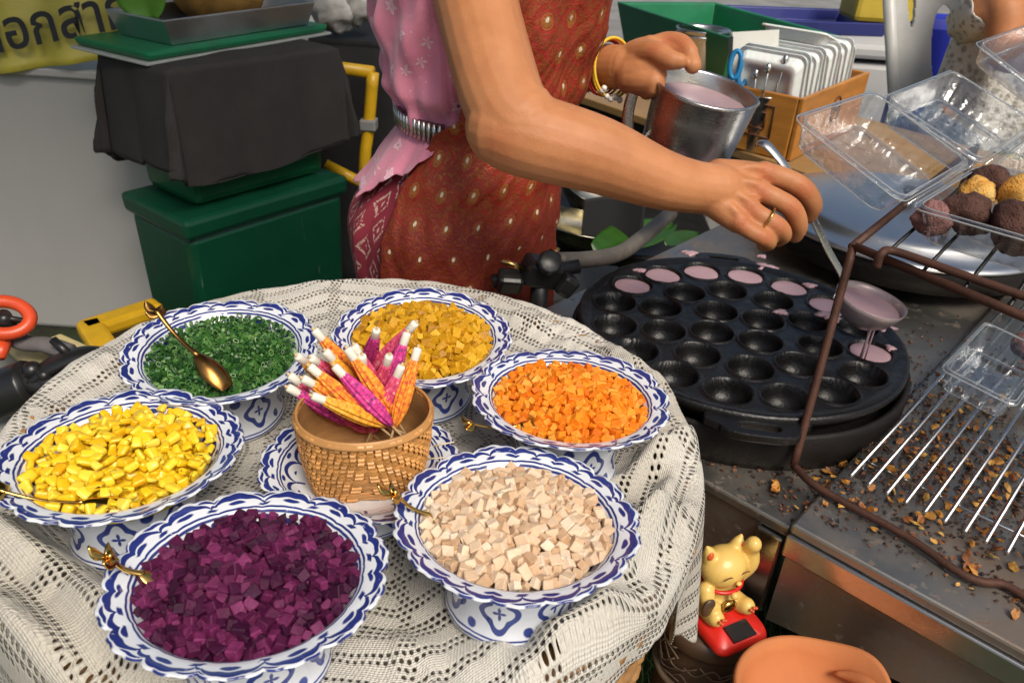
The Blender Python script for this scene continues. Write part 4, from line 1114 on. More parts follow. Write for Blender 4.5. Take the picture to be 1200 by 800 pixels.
# ---------------- clothes
def m_blouse():
    m, b = newmat('pink_eyelet_cotton'); v = coord('Object')
    vn = X.nt.nodes.new('ShaderNodeTexVoronoi'); X.nt.links.new(v.k, vn.inputs['Vector']); vn.inputs['Scale'].default_value = 27; vn.inputs['Randomness'].default_value = .6
    r = X(vn.outputs['Distance']); sb_ = X.nt.nodes.new('ShaderNodeVectorMath'); sb_.operation = 'SUBTRACT'; X.nt.links.new(v.k, sb_.inputs[0]); X.nt.links.new(vn.outputs['Position'], sb_.inputs[1])
    px_, py_, pz_ = sep(X(sb_.outputs[0])); an = X.m('ARCTAN2', pz_, px_)
    rp = r * (1 - xcos(an * 5.0) * .30)
    fl = xmax(xstep(rp, .20, .155) * .55, xstep(xabs(rp - .17), .035, .015)); hole = xstep(r, .065, .045)
    d2 = xstep(voro(v, 70, 'F1', rand=.9), .12, .07)
    c = xmix((.74, .19, .31), (.84, .33, .44), noise(v, 20, 4))
    c = xmix(c, (.90, .66, .72), xsat(fl*.9 + d2*.5)); c = xmix(c, (.12, .015, .04), hole)
    setin(b, 'Base Color', c); setin(b, 'Roughness', .75); setin(b, 'Sheen Weight', .3)
    setin(b, 'Normal', bump(fl*.6 - hole + noise(v, 500, 2)*.4 + noise(v, 18, 3)*1.5, .5, .003)); return m
def m_brocade():
    m, b = newmat('orange_brocade'); u, v, _ = sep(coord('UV')); ob = coord('Object')
    u = u*27.0 + (noise(ob, 12, 2) - .5)*.3; v = v*25.0 + (noise(ob, 10, 2) - .5)*.3
    rowi = xfloor(v); fx = xfrac(u + rowi*.5) - .5; fy = xfrac(v) - .5
    dd = xabs(fx)*1.0 + xabs(fy)*.9
    drop = xsqrt((fx*fx)*7.5 + (fy + .05)*(fy + .05)*3.6)
    dot = xstep(xsqrt((fx/.05)*(fx/.05) + (fy/.085)*(fy/.085)), 1.2, .7)
    halo = xstep(drop, .50, .42); ring = xstep(xabs(drop - .58), .06, .03) + xstep(xabs(drop - .36), .035, .015)
    fil = xstep(noise(ob, 170, 3, .7), .47, .56)
    c = xmix((.20, .016, .008), (.34, .040, .011), noise(ob, 30, 4))
    gold = xmix((.32, .13, .02), (.50, .24, .045), noise(ob, 220, 2))
    c = xmix(c, gold, xsat(halo*.55 + fil*.30)); lat = xstep(xabs(xabs(fx) + xabs(fy) - .5), .07, .03) * xstep(noise(ob, 300, 2), .35, .5); c = xmix(c, (.36, .016, .010), xsat(ring + lat)*.9); c = xmix(c, (.78, .66, .50), dot)
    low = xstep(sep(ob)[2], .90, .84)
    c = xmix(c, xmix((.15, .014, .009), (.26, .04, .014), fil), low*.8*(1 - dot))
    setin(b, 'Base Color', c); setin(b, 'Roughness', xsat(.62 - fil*.22)); setin(b, 'Metallic', xsat(fil*.35)); setin(b, 'Normal', bump(fil*.5 + noise(ob, 500, 2), .5, .0015)); return m
def m_sarong():
    m, b = newmat('maroon_ikat'); u, v, _ = sep(coord('UV')); ob = coord('Object')
    a = u*26.0 + v*14.0; c_ = u*26.0 - v*14.0
    fa, fc = xabs(xfrac(a) - .5), xabs(xfrac(c_) - .5); mx = xmax(fa, fc)
    sq = xstep(xabs(mx - .27), .06, .03) + xstep(mx, .09, .06); br = xstep(noise(ob, 260, 1), .42, .5)
    c = xmix((.20, .012, .028), (.30, .03, .05), noise(ob, 60, 3)); c = xmix(c, (.62, .42, .34), xsat(sq)*br*.85)
    setin(b, 'Base Color', c); setin(b, 'Roughness', .8); setin(b, 'Normal', bump(noise(ob, 500, 2), .4, .001)); return m
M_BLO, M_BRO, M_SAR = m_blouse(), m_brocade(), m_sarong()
def fold(phi, z, k): return mnoise.noise((math.cos(phi)*k, math.sin(phi)*k, z*5))
def blouse(u, v):
    phi = 2*PI*u; z = lerp(.958, 1.292, v)
    off = .012 + sinterp(z, [(.955, .004), (.990, .004), (1.012, .016), (1.05, .013), (1.12, .010), (1.3, .004)])*(.25 + .75*(1 if math.cos(phi - math.radians(-160)) > .35 else 0))
    off += .011*fold(phi, z*1.3, 6) + .006*math.sin(phi*14 + 6*math.sin(z*14))*sinterp(z, [(.97, 1), (1.1, .6), (1.25, .2)])
    off += .004*fold(phi, z*1.3, 5)*(1 if z < 1.2 else .4) + .004*math.sin(phi*23 + z*30)*math.exp(-((z - .97)/.03)**2) + .004*math.sin(phi*9 - z*70)*math.exp(-((z - 1.01)/.05)**2)
    return tor(z, phi, off)
g = MB(); g.grid(blouse, 200, 80); g.build('blouse', M_BLO, vend, solid=.0012, weld=1e-6)
def sleeve(arm_a, arm_b, r):
    ax = (arm_b - arm_a).normalized(); mm = frame(arm_a, ax)
    g = MB(); g.lathe([(r*1.02, -.02), (r*1.16, .02), (r*1.22, .05), (r*1.18, .065)], 40, lambda th, i, rr, z: (rr*(1 + .04*math.sin(th*9)), z)); g.v = [mm @ v for v in g.v]
    g.build('sleeve', M_BLO, vend, solid=.0012)
sleeve(SH, D(556, -8, .885), .056); sleeve(SL, Vector((SL.x + .06, SL.y + .06, 1.13)), .056)
def peplum(u, v):
    phi = math.radians(lerp(-215, -98, u)); z0 = .962
    L = sinterp(u, [(0, .098), (.35, .104), (.60, .098), (.85, .045), (1, .012)])
    z = z0 - L*v - (.004*abs(math.sin(u*PI*16))*v)
    off = .021 + .012*v + .007*v*math.sin(phi*10) + .003*v*math.sin(phi*23 + 1)
    return tor(z, phi, off)
g = MB(); g.grid(peplum, 120, 26); g.build('peplum', M_BLO, vend, solid=.0012)
def phib(z): return math.radians(sinterp(z, [(.0, -107), (.80, -107), (.86, -109), (.905, -111), (.945, -106), (.965, -100), (1.0, -82), (1.10, -62), (1.25, -52)]))
def wrap(u, v):
    z = lerp(.42, 1.27, v); p0 = phib(z); p1 = math.radians(100)
    phi = lerp(p0, p1, u)
    off = .029 + .007*fold(phi, z, 4) + .006*math.sin(phi*6 + z*18)*sinterp(z, [(.8, .2), (1.0, .3), (1.1, 1), (1.2, 1)]) + .0035*fold(phi + z*3, z*3, 11) + .0022*fold(phi - z*5, z*5, 22)
    off += .010*max(0, 1 - abs(z - 1.0)/.05)*.3 + sinterp(z, [(.955, 0), (1.0, .010), (1.12, .012), (1.2, .004)]) + .010*math.exp(-((phi - .2)/.7)**2)*sinterp(z, [(.95, .2), (1.05, 1), (1.2, 1)])
    if z < .9: off += .012*(.9 - z)
    return tor(z, phi, off)
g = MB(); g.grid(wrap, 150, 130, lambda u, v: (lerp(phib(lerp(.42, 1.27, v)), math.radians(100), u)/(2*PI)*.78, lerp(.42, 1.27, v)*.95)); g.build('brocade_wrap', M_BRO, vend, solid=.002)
def sarong(u, v):
    phi = 2*PI*u; z = lerp(.10, .958, v); off = .010 + .004*fold(phi, z, 3) + (.012*(.9 - z) if z < .9 else 0) + .004*math.exp(-((z - .80)/.08)**2)
    if math.pi*.8 < phi < math.pi*1.3: off += .012*math.exp(-((z - .82)/.09)**2)
    return tor(z, phi, off)
g = MB(); g.grid(sarong, 120, 70); g.build('sarong', M_SAR, vend, solid=.0015)
# belt with pleated metal segments
M_SILV = pbr('silver_belt', (.50, .47, .45), .28, 1, vary=.25, vscale=90, bmp=.3, bscale=200)
M_LEAT = pbr('dark_belt', (.05, .03, .03), .5)
g = MB(); g.grid(lambda u, v: tor(.958 + .026*v, math.radians(lerp(-215, -94, u)), .0225), 60, 2); belt = g.build('belt', M_LEAT, vend, solid=.002)
for i in range(30):
    ph = math.radians(-212 + i*4.0)
    a = tor(.959, ph, .0255); b = tor(.984, ph, .0255)
    g = MB(); g.tube([a, a.lerp(b, .5), b], [.0030, .0036, .0030], 8); g.build('segment', M_SILV, belt)
# bracelets, ring
M_RED = pbr('red_string', (.45, .03, .02), .7); M_YEL = pbr('yellow_string', (.80, .50, .03), .7); M_PRL = pbr('white_bead', (.82, .78, .72), .25, vary=.05)
fa = (WL - D(702, 79, 1.165)).normalized()
def loop(c, r, ax, tilt, n=40):
    m = frame(c, ax) @ Matrix.Rotation(tilt, 4, 'X'); return [m @ Vector((r*math.cos(2*PI*k/n), r*1.12*math.sin(2*PI*k/n), 0)) for k in range(n)]
for k, (px, mt) in enumerate(((708, M_RED), (711, M_RED), (716, M_YEL), (719, M_YEL))):
    g = MB(); c = D(px, 80, 1.152 - k*.006); g.tube(loop(c, .0335 + .001*k, fa, .15 - .07*k), .0016 if k < 2 else .0021, 8, closed=True); bl = g.build('bracelet', mt, vend)
    if k == 3:
        lo = loop(c, .0345, fa, -.06); cam_side = sorted(lo, key=lambda q: q.y + q.z*1.2)[:8]
        for q in cam_side:
            g = MB(); g.ball(q + Vector((uni(-.004, .008), -.003, uni(-.006, .003))), .0042, 10, 8); g.build('bead', M_PRL, bl)
g = MB()
fd = (D(913, 265, .880) - mcp[2]).normalized(); g.tube(loop(D(899.5, 257, .8755), .0128, fd, 0), .0014, 8, closed=True); g.build('ring', M_GOLD, vend)
# ---------------------------------------------------------------- jug
jc = D(826, 103, 1.09); ja = Vector((.13, -.14, 1)).normalized(); jm = frame(jc, ja, Vector((1, .0, -.2)))
jg = thing('steel_jug', 'tilted steel jug of mauve batter held by its handle', 'jug', m=jm @ Matrix.Translation((0, 0, -.135)))
g = MB()
def sp(th, i, r, z):
    k = max(0, math.cos(th))**14 if i in (2, 3, 4, 5, 6) else 0
    return r + .008*k, z - .003*k
g.lathe([(0, 0), (.060, 0), (.066, .100), (.069, .130), (.0715, .1345), (.0695, .1365), (.0670, .133), (.0635, .095), (.058, .003), (0, .003)], 72, lambda th, i, r, z: sp(th, i, r, z)); g.build('jug_body', M_STC, jg, local=True)
g = MB(); g.lathe([(0, .1145), (.0655, .1145), (.0668, .1155)], 64); g.build('batter_fill', M_BATM, jg, local=True)
g = MB(); g.tube(smooth_path([(-.066, 0, .128), (-.076, 0, .136), (-.091, .004, .122), (-.092, .004, .080), (-.082, 0, .048), (-.064, 0, .040)], 6), .0085, 10, flat=.35, up=(0, 1, 0)); g.build('handle', M_STC, jg, local=True)
# ---------------------------------------------------------------- left: cabinet, banner, green boxes
def obox(g, c, dx, dy, z0, z1, taper=1.0, round_=0):
    """upright box from corner c along plan vectors dx, dy; taper shrinks the bottom"""
    c = Vector((c[0], c[1], 0)); mid = c + (dx + dy)/2
    top = [c, c + dx, c + dx + dy, c + dy]; bot = [mid + (p - mid)*taper for p in top]
    vs = [p + Vector((0, 0, z0)) for p in bot] + [p + Vector((0, 0, z1)) for p in top]
    return g.add(vs, [(0, 3, 2, 1), (4, 5, 6, 7), (0, 1, 5, 4), (1, 2, 6, 5), (2, 3, 7, 6), (3, 0, 4, 7)])
def flat(v): return Vector((v[0], v[1], 0))
def m_cab():
    m, b = newmat('grey_painted_panel'); v = coord('Object'); n = noise(v, 2.5, 5, .6); st = noise(scalev(v, (1, 1, .15)), 14, 4)
    setin(b, 'Base Color', xmix((.40, .39, .37), (.50, .49, .47), xsat(n*.7 + st*.4 - .05))); setin(b, 'Roughness', .42); setin(b, 'Normal', bump(n, .1, .01)); return m
WY = 2.05
wl_ = DY(0, 88, WY); wr_ = DY(140, 70, WY)
cb = thing('grey_cabinet', 'pale grey painted cabinet with a yellow banner on top', 'cabinet', (-1.6, WY, 0))
g = MB(); g.box((-1.86, WY + .30, .374), (2.0, .6, .748)); g.build('carcass', m_cab(), cb, smooth=False, bevel=.012)
g = MB(); g.box((-1.86, WY + .295, .760), (2.03, .63, .022)); g.build('cabinet_top', m_cab(), cb, smooth=False, bevel=.005)
M_BAN = pbr('yellow_vinyl_banner', (.55, .47, .07), .4, vary=.22, vscale=6, bmp=.25, bscale=9, bdist=.02)
def ban(u, v):
    a = DY(-40, 92, WY - .03); b = DY(152, 66, WY - .035); p = a.lerp(b, u)
    h = lerp(.0, .34, v)
    return p + Vector((0, .10*v + .02*math.sin(u*9 + v*3)*v + .012*math.sin(u*17), h*(1 - .15*v)))
bn_ = thing('yellow_banner', 'crumpled yellow banner with black handwritten Thai letters', 'banner', (-1.4, WY, .72))
g = MB(); g.grid(ban, 60, 20); g.build('sheet', M_BAN, bn_, solid=.001)
M_INK = pbr('black_ink', (.012, .010, .010), .5, bmp=0)
fcurve = bpy.data.curves.new('lettering', 'FONT'); fcurve.body = '\u0e19\u0e2d\u0e01\u0e2a\u0e32\u0e01\u0e25'; fcurve.size = .125; fcurve.extrude = .0008; fcurve.offset = .0015; fcurve.materials.append(M_INK)
ft = bpy.data.objects.new('tmp', fcurve); col.objects.link(ft); dg_ = bpy.context.evaluated_depsgraph_get(); dg_.update()
fme = bpy.data.meshes.new_from_object(ft.evaluated_get(dg_)); fme.name = 'lettering'; bpy.data.objects.remove(ft)
fo = bpy.data.objects.new('lettering', fme); col.objects.link(fo)
la = DY(-22, 66, WY - .045); lb_ = DY(160, 30, WY - .05)
xd = (lb_ - la).normalized(); nd = Vector((0, -1, .3)); nd = (nd - xd*nd.dot(xd)).normalized()
fm = Matrix((xd, nd.cross(xd), nd)).transposed().to_4x4(); fm.translation = la + nd*.006; put(fo, fm, bn_)
g = MB(); p = DY(150, -6, WY + .2); g.box(p, (.5, .02, .12)); tag(g.build('white_placard', pbr('white_card', (.6, .63, .68), .5), loc=p, smooth=False), 'pale blue white card standing behind the yellow banner', 'card')
# green boxes
def m_gplast(name, base):
    m, b = newmat(name); v = coord('Object'); n = noise(v, 4, 5, .65); sc2 = noise(scalev(v, (60, 60, 4)), 1.5, 3, .7); sc3 = noise(scalev(v, (3, 3, 90)), 2.0, 3, .7)
    scr = xmax(xstep(sc2, .66, .72), xstep(sc3, .68, .73)) * xstep(noise(v, 9, 3), .48, .6)
    c = xmix(tuple(x*.7 for x in base), tuple(x*1.3 for x in base), n); c = xmix(c, (.16, .22, .18), scr*.5); c = xmix(c, (.05, .05, .04), xstep(noise(v, 2.2, 5, .7), .56, .75)*.35)
    setin(b, 'Base Color', c); setin(b, 'Roughness', xsat(n*.35 + .2)); setin(b, 'Normal', bump(noise(v, 14, 3), .12, .01)); return m
M_GD = m_gplast('dark_green_plastic', (.003, .055, .026)); M_GL = m_gplast('green_plastic', (.005, .10, .034)); M_GT = m_gplast('bright_green_plastic', (.008, .16, .065))
z1 = .54; B_ = flat(P(215, 262, z1)); dR = flat(P(412, 205, z1)) - B_; dL = flat(P(135, 225, z1)) - B_
e1 = dR.normalized(); e2 = Vector((-e1.y, e1.x, 0))
w1, w2 = dR.length*.98, dL.dot(e2)
b1_ = thing('green_crate', 'large dark green plastic storage crate on the ground', 'crate', B_ + (e1*w1 + e2*w2)/2, group='green plastic crates')
g = MB(); obox(g, B_ + e1*.012 + e2*.012, e1*(w1 - .024), e2*(w2 - .024), .0, z1 - .045, .95); cr_ = g.build('crate_body', M_GD, b1_, smooth=False, bevel=.02)
g = MB(); obox(g, B_, e1*w1, e2*w2, z1 - .05, z1, .985); g.build('lid', M_GD, b1_, smooth=False, bevel=.012)
z2 = .80
B2 = flat(P(226, 247, z1)) + e1*.0 + e2*.0; w1b, w2b = w1*.84, w2*.80
b2_ = thing('green_crate', 'smaller green plastic crate stacked under a dark cloth', 'crate', B2 + (e1*w1b + e2*w2b)/2 + Vector((0, 0, z1)), group='green plastic crates')
g = MB(); obox(g, B2, e1*w1b, e2*w2b, z1 + .001, z2, .94); g.build('crate_body', M_GL, b2_, smooth=False, bevel=.02)
for k in range(2):
    g = MB(); g.box(B2 + e1*(w1b*.5) + e2*.006 + Vector((0, 0, z1 + .06 + .07*k)), (w1b*.84, .014, .03), Matrix((e1, e2, Vector((0, 0, 1)))).transposed()); g.build('rib', M_GL, b2_, smooth=False, bevel=.006)
# dark cloth draped over
def m_cloth():
    m, b = newmat('charcoal_ribbed_cloth'); v = coord('Object'); u, w, _ = sep(coord('UV')); ribs = xsin(u*1500.0)
    setin(b, 'Base Color', xmix((.016, .014, .0135), (.036, .032, .030), xsat(ribs*.3 + noise(v, 14, 4)))); setin(b, 'Roughness', .9); setin(b, 'Normal', bump(ribs*.5 + noise(v, 60, 3), .3, .0015)); return m
ZC = .862; mid2 = B2 + (e1*w1b + e2*w2b)/2
hx, hy = w1b/2 + .018, w2b/2 + .018
CR = Matrix((e1, e2, Vector((0, 0, 1)))).transposed()
def drape(u, v):
    X_, Y_ = (u*2 - 1)*(hx + .30), (v*2 - 1)*(hy + .30)
    ox, oy = max(0, abs(X_) - hx), max(0, abs(Y_) - hy)
    x = math.copysign(min(abs(X_), hx), X_); y = math.copysign(min(abs(Y_), hy), Y_)
    drop = max(ox, oy); k = min(ox, oy)
    drop = min(drop, .235 if Y_ < 0 else .25) + .0
    sx, sy = math.copysign(1, X_), math.copysign(1, Y_)
    # gathered corner: stands out as a fold
    x += sx*(.008*(ox > 0) + k*.10); y += sy*(.008*(oy > 0) + k*.10)
    wav = .007*math.sin(X_*17 + 1.2)*min(1, drop/.1) if oy > ox else .009*math.sin(Y_*22)*min(1, drop/.1)
    if oy >= ox: y += sy*(abs(wav) + drop*.05)
    else: x += sx*(abs(wav) + drop*.05)
    z = ZC - drop + .004*mnoise.noise((X_*9, Y_*9, 2)) - (.02*math.sin(X_*6 + 2)*min(1, drop/.2))
    q = CR @ Vector((x, y, 0)); return mid2 + q + Vector((0, 0, z))
g = MB(); g.grid(drape, 110, 110); tag(g.build('dark_cloth', m_cloth(), loc=mid2 + Vector((0, 0, ZC)), solid=.003), 'charcoal grey cloth draped over the upper green crate', 'cloth')
g = MB(); obox(g, B2 + e1*.02 + e2*.02, e1*(w1b - .04), e2*(w2b - .04), z2 + .0005, ZC - .008); g.build('lid', M_GL, b2_, smooth=False, bevel=.01)
# green lid, steel tray, pumpkin
zt = ZC + .010
A_ = flat(P(172, 72, zt)); tr_ = flat(P(386, 36, zt)) - A_; tl_ = flat(P(110, 48, zt)) - A_
t1 = tr_.normalized(); t2 = Vector((-t1.y, t1.x, 0)); lw1, lw2 = tr_.length, tl_.dot(t2)
gt = thing('green_lid', 'flat bright green plastic lid on the dark cloth', 'board', A_ + (t1*lw1 + t2*lw2)/2 + Vector((0, 0, zt)))
g = MB(); obox(g, A_, t1*lw1, t2*lw2, zt - .004, zt + .016, .97); g.build('lid_plate', M_GT, gt, smooth=False, bevel=.008)
g = MB(); obox(g, A_ - t1*.004 - t2*.004, t1*(lw1 + .008), t2*(lw2 + .008), zt - .010, zt - .004); g.build('lid_edge', pbr('grey_lid_edge', (.35, .37, .35), .5), gt, smooth=False, bevel=.002)
def open_tray(name, label, cat, c, d1, d2, z0, h, th, mat, flare=.94):
    n1, n2 = d1.normalized(), d2.normalized(); t = thing(name, label, cat, c + (d1 + d2)/2 + Vector((0, 0, z0)))
    mid = c + (d1 + d2)/2
    def lp(s, z): return [mid + (p - mid)*s + Vector((0, 0, z)) for p in (c, c + d1, c + d1 + d2, c + d2)]
    g = MB(); vs = lp(flare, z0) + lp(1, z0 + h) + lp(1.03, z0 + h) + lp(1.03, z0 + h - .004) + lp(1 - th, z0 + h - .002) + lp(flare - th, z0 + .004)
    fs = [(3, 2, 1, 0)]
    for a, b in ((0, 3), (3, 2), (2, 1), (1, 4), (4, 5)):
        for k in range(4): fs.append((a*4 + k, a*4 + (k+1) % 4, b*4 + (k+1) % 4, b*4 + k))
    fs.append((20, 21, 22, 23)); g.add(vs, fs); g.build('tray_body', mat, t, smooth=False, bevel=.004)
    return t
S_ = flat(P(198, 55, zt + .017)); s1 = t1*(lw1*.80); s2_ = t2*(lw2*.74)
open_tray('steel_tray', 'shallow aluminium tray of vegetables on the green lid', 'tray', S_, s1, s2_, zt + .017, .055, .02, M_ALU)
M_PUM = m_cake('pumpkin_skin', [(.10, .07, .01), (.30, .16, .03), (.42, .24, .05)], 8)
pc = DY(258, 8, (S_ + s1*.55 + s2_*.5).y); pc.z = zt + .10
pk = thing('pumpkin', 'ribbed brown green pumpkin lying in the aluminium tray', 'pumpkin', pc)
g = MB(); g.ball(pc, (.105, .105, .075), 60, 20, fn=lambda a, q: Vector((q.x*(1 + .05*math.cos(10*math.atan2(a.y, a.x))), q.y*(1 + .05*math.cos(10*math.atan2(a.y, a.x))), q.z*(1 - .2*math.exp(-((a.x**2 + a.y**2)/.06)))))); g.build('flesh', M_PUM, pk)
g = MB(); g.tube([pc + Vector((0, 0, .055)), pc + Vector((.004, 0, .08)), pc + Vector((.014, 0, .10))], [.014, .010, .013], 8); g.build('stalk', pbr('stalk', (.16, .14, .05), .8), pk)
M_LEAF = pbr('fresh_leaf', (.09, .26, .03), .38, vary=.3, vscale=14, bmp=.2, bscale=30, Subsurface_Weight=.1)
def leaf(name, label, cat, base, d, w, up, mat=None, curl=.1, group=None):
    base = Vector(base); d = Vector(d); L = d.length; d = d.normalized(); up = Vector(up); up = (up - d*up.dot(d)).normalized(); sx = d.cross(up)
    def f(u, v):
        y = (v*2 - 1)*w*math.sin(PI*min(1, u*.93 + .05))**.7; return base + d*(u*L) + sx*y + up*(-curl*u*u*L + abs(v*2 - 1)*w*.25)
    g = MB(); g.grid(f, 16, 10); return tag(g.build(name, mat or M_LEAF, loc=base, solid=.0008), label, cat, group)
q = P(178, 22, zt + .06); leaf('green_leaf', 'bright green leaf standing at the end of the steel tray', 'leaf', q, Vector((-.02, -.02, .10)), .055, (0, -1, .2))
leaf('green_leaf', 'broad green leaf lying beside the pumpkin', 'leaf', pc + Vector((.10, .02, -.01)), Vector((.16, .02, .03)), .05, (0, -.3, 1))
M_WBAG = pbr('white_plastic_bag', (.62, .60, .57), .35, vary=.1, bmp=.5, bscale=25, bdist=.01)
for (px, py, r, lab) in ((392, 4, .07, 'white plastic bag bundled behind the steel tray'), (420, 0, .055, 'crumpled white bag with brown stripes beside the bundle')):
    p = DY(px, py, 2.45); g = MB(); g.ball(p, (r, r, r*1.1), 24, 16, fn=lambda a, q: q*(1 + .3*mnoise.noise(a*2.5 + Vector((px, 0, 0))))); tag(g.build('plastic_bag', M_WBAG, loc=p), lab, 'bag')
# black skirted table behind the vendor
M_BLK = pbr('black_tablecloth', (.010, .010, .011), .85, vary=.3, bmp=.3, bscale=40)
bt = thing('black_table', 'table under a black cloth behind the pink blouse', 'table', (-.15, 2.75, 0))
g = MB(); g.box((-.32, 2.72, .80), (.66, .62, .03)); g.build('table_top', M_BLK, bt, smooth=False, bevel=.008)
g = MB()
def skirt(u, v):
    x = lerp(-.66, .02, u); return Vector((x, 2.40 - .015*math.sin(x*40)*(1 - v) , lerp(.0, .80, v)))
g.grid(skirt, 120, 8); g.grid(lambda u, v: Vector((-.66 + .012*math.sin(u*60)*(1-v), lerp(2.40, 3.03, u), lerp(0, .80, v))), 40, 6); g.build('skirt', M_BLK, bt, solid=.002)
# yellow folding frame
M_YP = pbr('yellow_paint', (.62, .36, .012), .4, vary=.2, vscale=20, bmp=.1)
yf = thing('yellow_trolley', 'yellow tubular trolley frame standing behind the green crates', 'trolley', DY(430, 330, 2.2))
a = DY(437, 85, 2.22); b = DY(427, 210, 2.2); c = DY(398, 198, 2.2)
g = MB(); g.tube(smooth_path([a, a.lerp(b, .5), b, Vector((b.x, b.y, .02))], 4), .017, 12); g.build('post', M_YP, yf)
g = MB(); g.tube([c + Vector((-.04, 0, .01)), b + Vector((.01, 0, -.02))], .016, 12); g.build('cross_rail', M_YP, yf)
g = MB(); g.tube([a + Vector((-.35, .1, .0)), a + Vector((-.35, .1, -a.z + .02))], .017, 12); g.tube([a, a + Vector((-.35, .1, 0))], .017, 12); g.build('far_post', M_YP, yf)
g = MB(); q = a.lerp(b, .47); g.box(q, (.045, .045, .03)); g.build('clamp', pbr('grey_clamp', (.25, .25, .25), .5), yf, smooth=False, bevel=.004)
# yellow black crate low on the left
M_BPL = pbr('black_plastic', (.014, .014, .014), .35, vary=.3, bmp=.15)
ys = thing('yellow_stool', 'low yellow and black plastic step stool by the cabinet', 'stool', P(150, 395, .30))
ym = P(150, 400, .34); ym.z = 0
g = MB(); 
for (ax_, ay, bx_, by) in ((110, 384, 175, 363), (108, 386, 128, 418), (128, 418, 200, 440)):
    p_, q_ = P(ax_, ay, .34), P(bx_, by, .34); dd_ = (q_ - p_).normalized(); mm = frame((p_ + q_)/2, Vector((0, 0, 1)), dd_)
    g.box((p_ + q_)/2, ((q_ - p_).length + .05, .055, .035), mm.to_3x3())
g.build('top_frame', M_YP, ys, smooth=False, bevel=.01)
g = MB(); p_, q_ = P(112, 392, .33), P(235, 445, .33); dd_ = P(170, 364, .33) - p_; obox(g, flat(p_) , flat(q_ - p_)*.8, flat(dd_)*1.1, .02, .325, 1.05); g.build('body', M_BPL, ys, smooth=False, bevel=.01)
# ---------------------------------------------------------------- left edge: gas valve and clutter
M_REDP = pbr('red_orange_plastic', (.62, .07, .02), .35, vary=.2, vscale=20, bmp=.1)
M_GRS = pbr('grey_strap', (.12, .11, .11), .8, vary=.25, vscale=40, bmp=.6, bscale=300)
M_CRM = pbr('cream_wood', (.55, .45, .22), .6, vary=.2, vscale=15, bmp=.2)
gv = thing('gas_valve', 'gas bottle with red ring handle and grey hose by the table', 'gas bottle', P(-10, 440, .0))
vc = D(4, 372, 1.0)
m = frame(vc, Vector((.25, -.55, .8)))
g = MB(); g.tube([m @ Vector((.030*math.cos(t), .022*math.sin(t), 0)) for t in [2*PI*i/40 for i in range(40)]], .0085, 10, closed=True); g.build('ring_handle', M_REDP, gv)
g = MB(); g.tube([m @ Vector((0, 0, -.09)), m @ Vector((0, 0, .004))], .010, 12); g.tube([m @ Vector((-.03, 0, 0)), m @ Vector((.03, 0, 0))], .004, 8); g.build('stem', M_BPL, gv)
g = MB(); g.lathe([(0, .52), (.04, .515), (.09, .48), (.12, .42), (.125, .10), (.12, .03), (.09, .0), (0, .0)], 40, cen=(vc.x - .06, vc.y + .02, vc.z - .60)); g.build('bottle', pbr('grey_bottle', (.20, .21, .20), .5, vary=.3, vscale=8), gv)
g = MB(); g.tube([Vector((vc.x - .06, vc.y + .02, vc.z - .60)), Vector((vc.x - .06, vc.y + .02, .0))], .10, 20); g.build('foot_ring', M_BPL, gv)
hp = smooth_path([D(8, 390, 1.02), D(30, 402, 1.02), D(55, 404, 1.01), D(80, 412, 1.0)], 5)
g = MB(); g.tube(hp, .013, 12, flat=.7); g.build('hose', M_GRS, gv)
g = MB(); g.tube([D(2, 402, 1.0), D(1, 420, .99)], [.012, .005], 10); g.build('red_tag', M_REDP, gv)
for (a, b, r, lab) in (((-5, 378, 1.10), (72, 448, 1.04), .014, 'cream wooden stick behind the grey hose'), ((60, 400, 1.06), (100, 418, 1.03), .012, 'short cream wooden stick under the black clamp')):
    g = MB(); p_ = D(*a); q_ = D(*b); mm = frame((p_ + q_)/2, q_ - p_); g.box((p_ + q_)/2, (r*2.4, r*1.2, (q_ - p_).length), mm.to_3x3()); tag(g.build('wooden_stick', M_CRM, loc=(p_ + q_)/2, smooth=False, bevel=.003), lab, 'stick')
ck = thing('black_clamp', 'black folding clamp with a knob beside the cloth edge', 'clamp', D(60, 440, .98))
g = MB(); pts = smooth_path([D(36, 444, .985), D(62, 428, .985), D(92, 416, .985), D(118, 412, .985)], 6); g.tube(pts, [.008 + .010*math.sin(PI*min(1, .25 + i/len(pts)*.75)) for i in range(len(pts))], 12, flat=.5); g.build('jaw', M_BPL, ck)
g = MB(); g.tube([D(62, 398, .985), D(82, 416, .985)], .0055, 10); g.build('lever', M_BPL, ck)
g = MB(); pts = smooth_path([D(30, 432, .99), D(40, 450, .985), D(70, 448, .985), D(100, 425, .99)], 6); g.tube(pts, .013, 12); g.ball(D(38, 434, .98), .012, 12, 8); g.ball(D(52, 440, .975), .008, 12, 8); g.build('pivot', M_BPL, ck)
g = MB(); pts = smooth_path([D(-20, 470, .99), D(10, 458, .99), D(36, 448, .99)], 6); g.tube(pts, [.03]*len(pts), 14); g.build('arm', M_BPL, ck)
g = MB(); q = D(60, 440, .98); g.tube([q, Vector((q.x - .02, q.y, .0))], .016, 12); g.build('stand', M_BPL, ck)
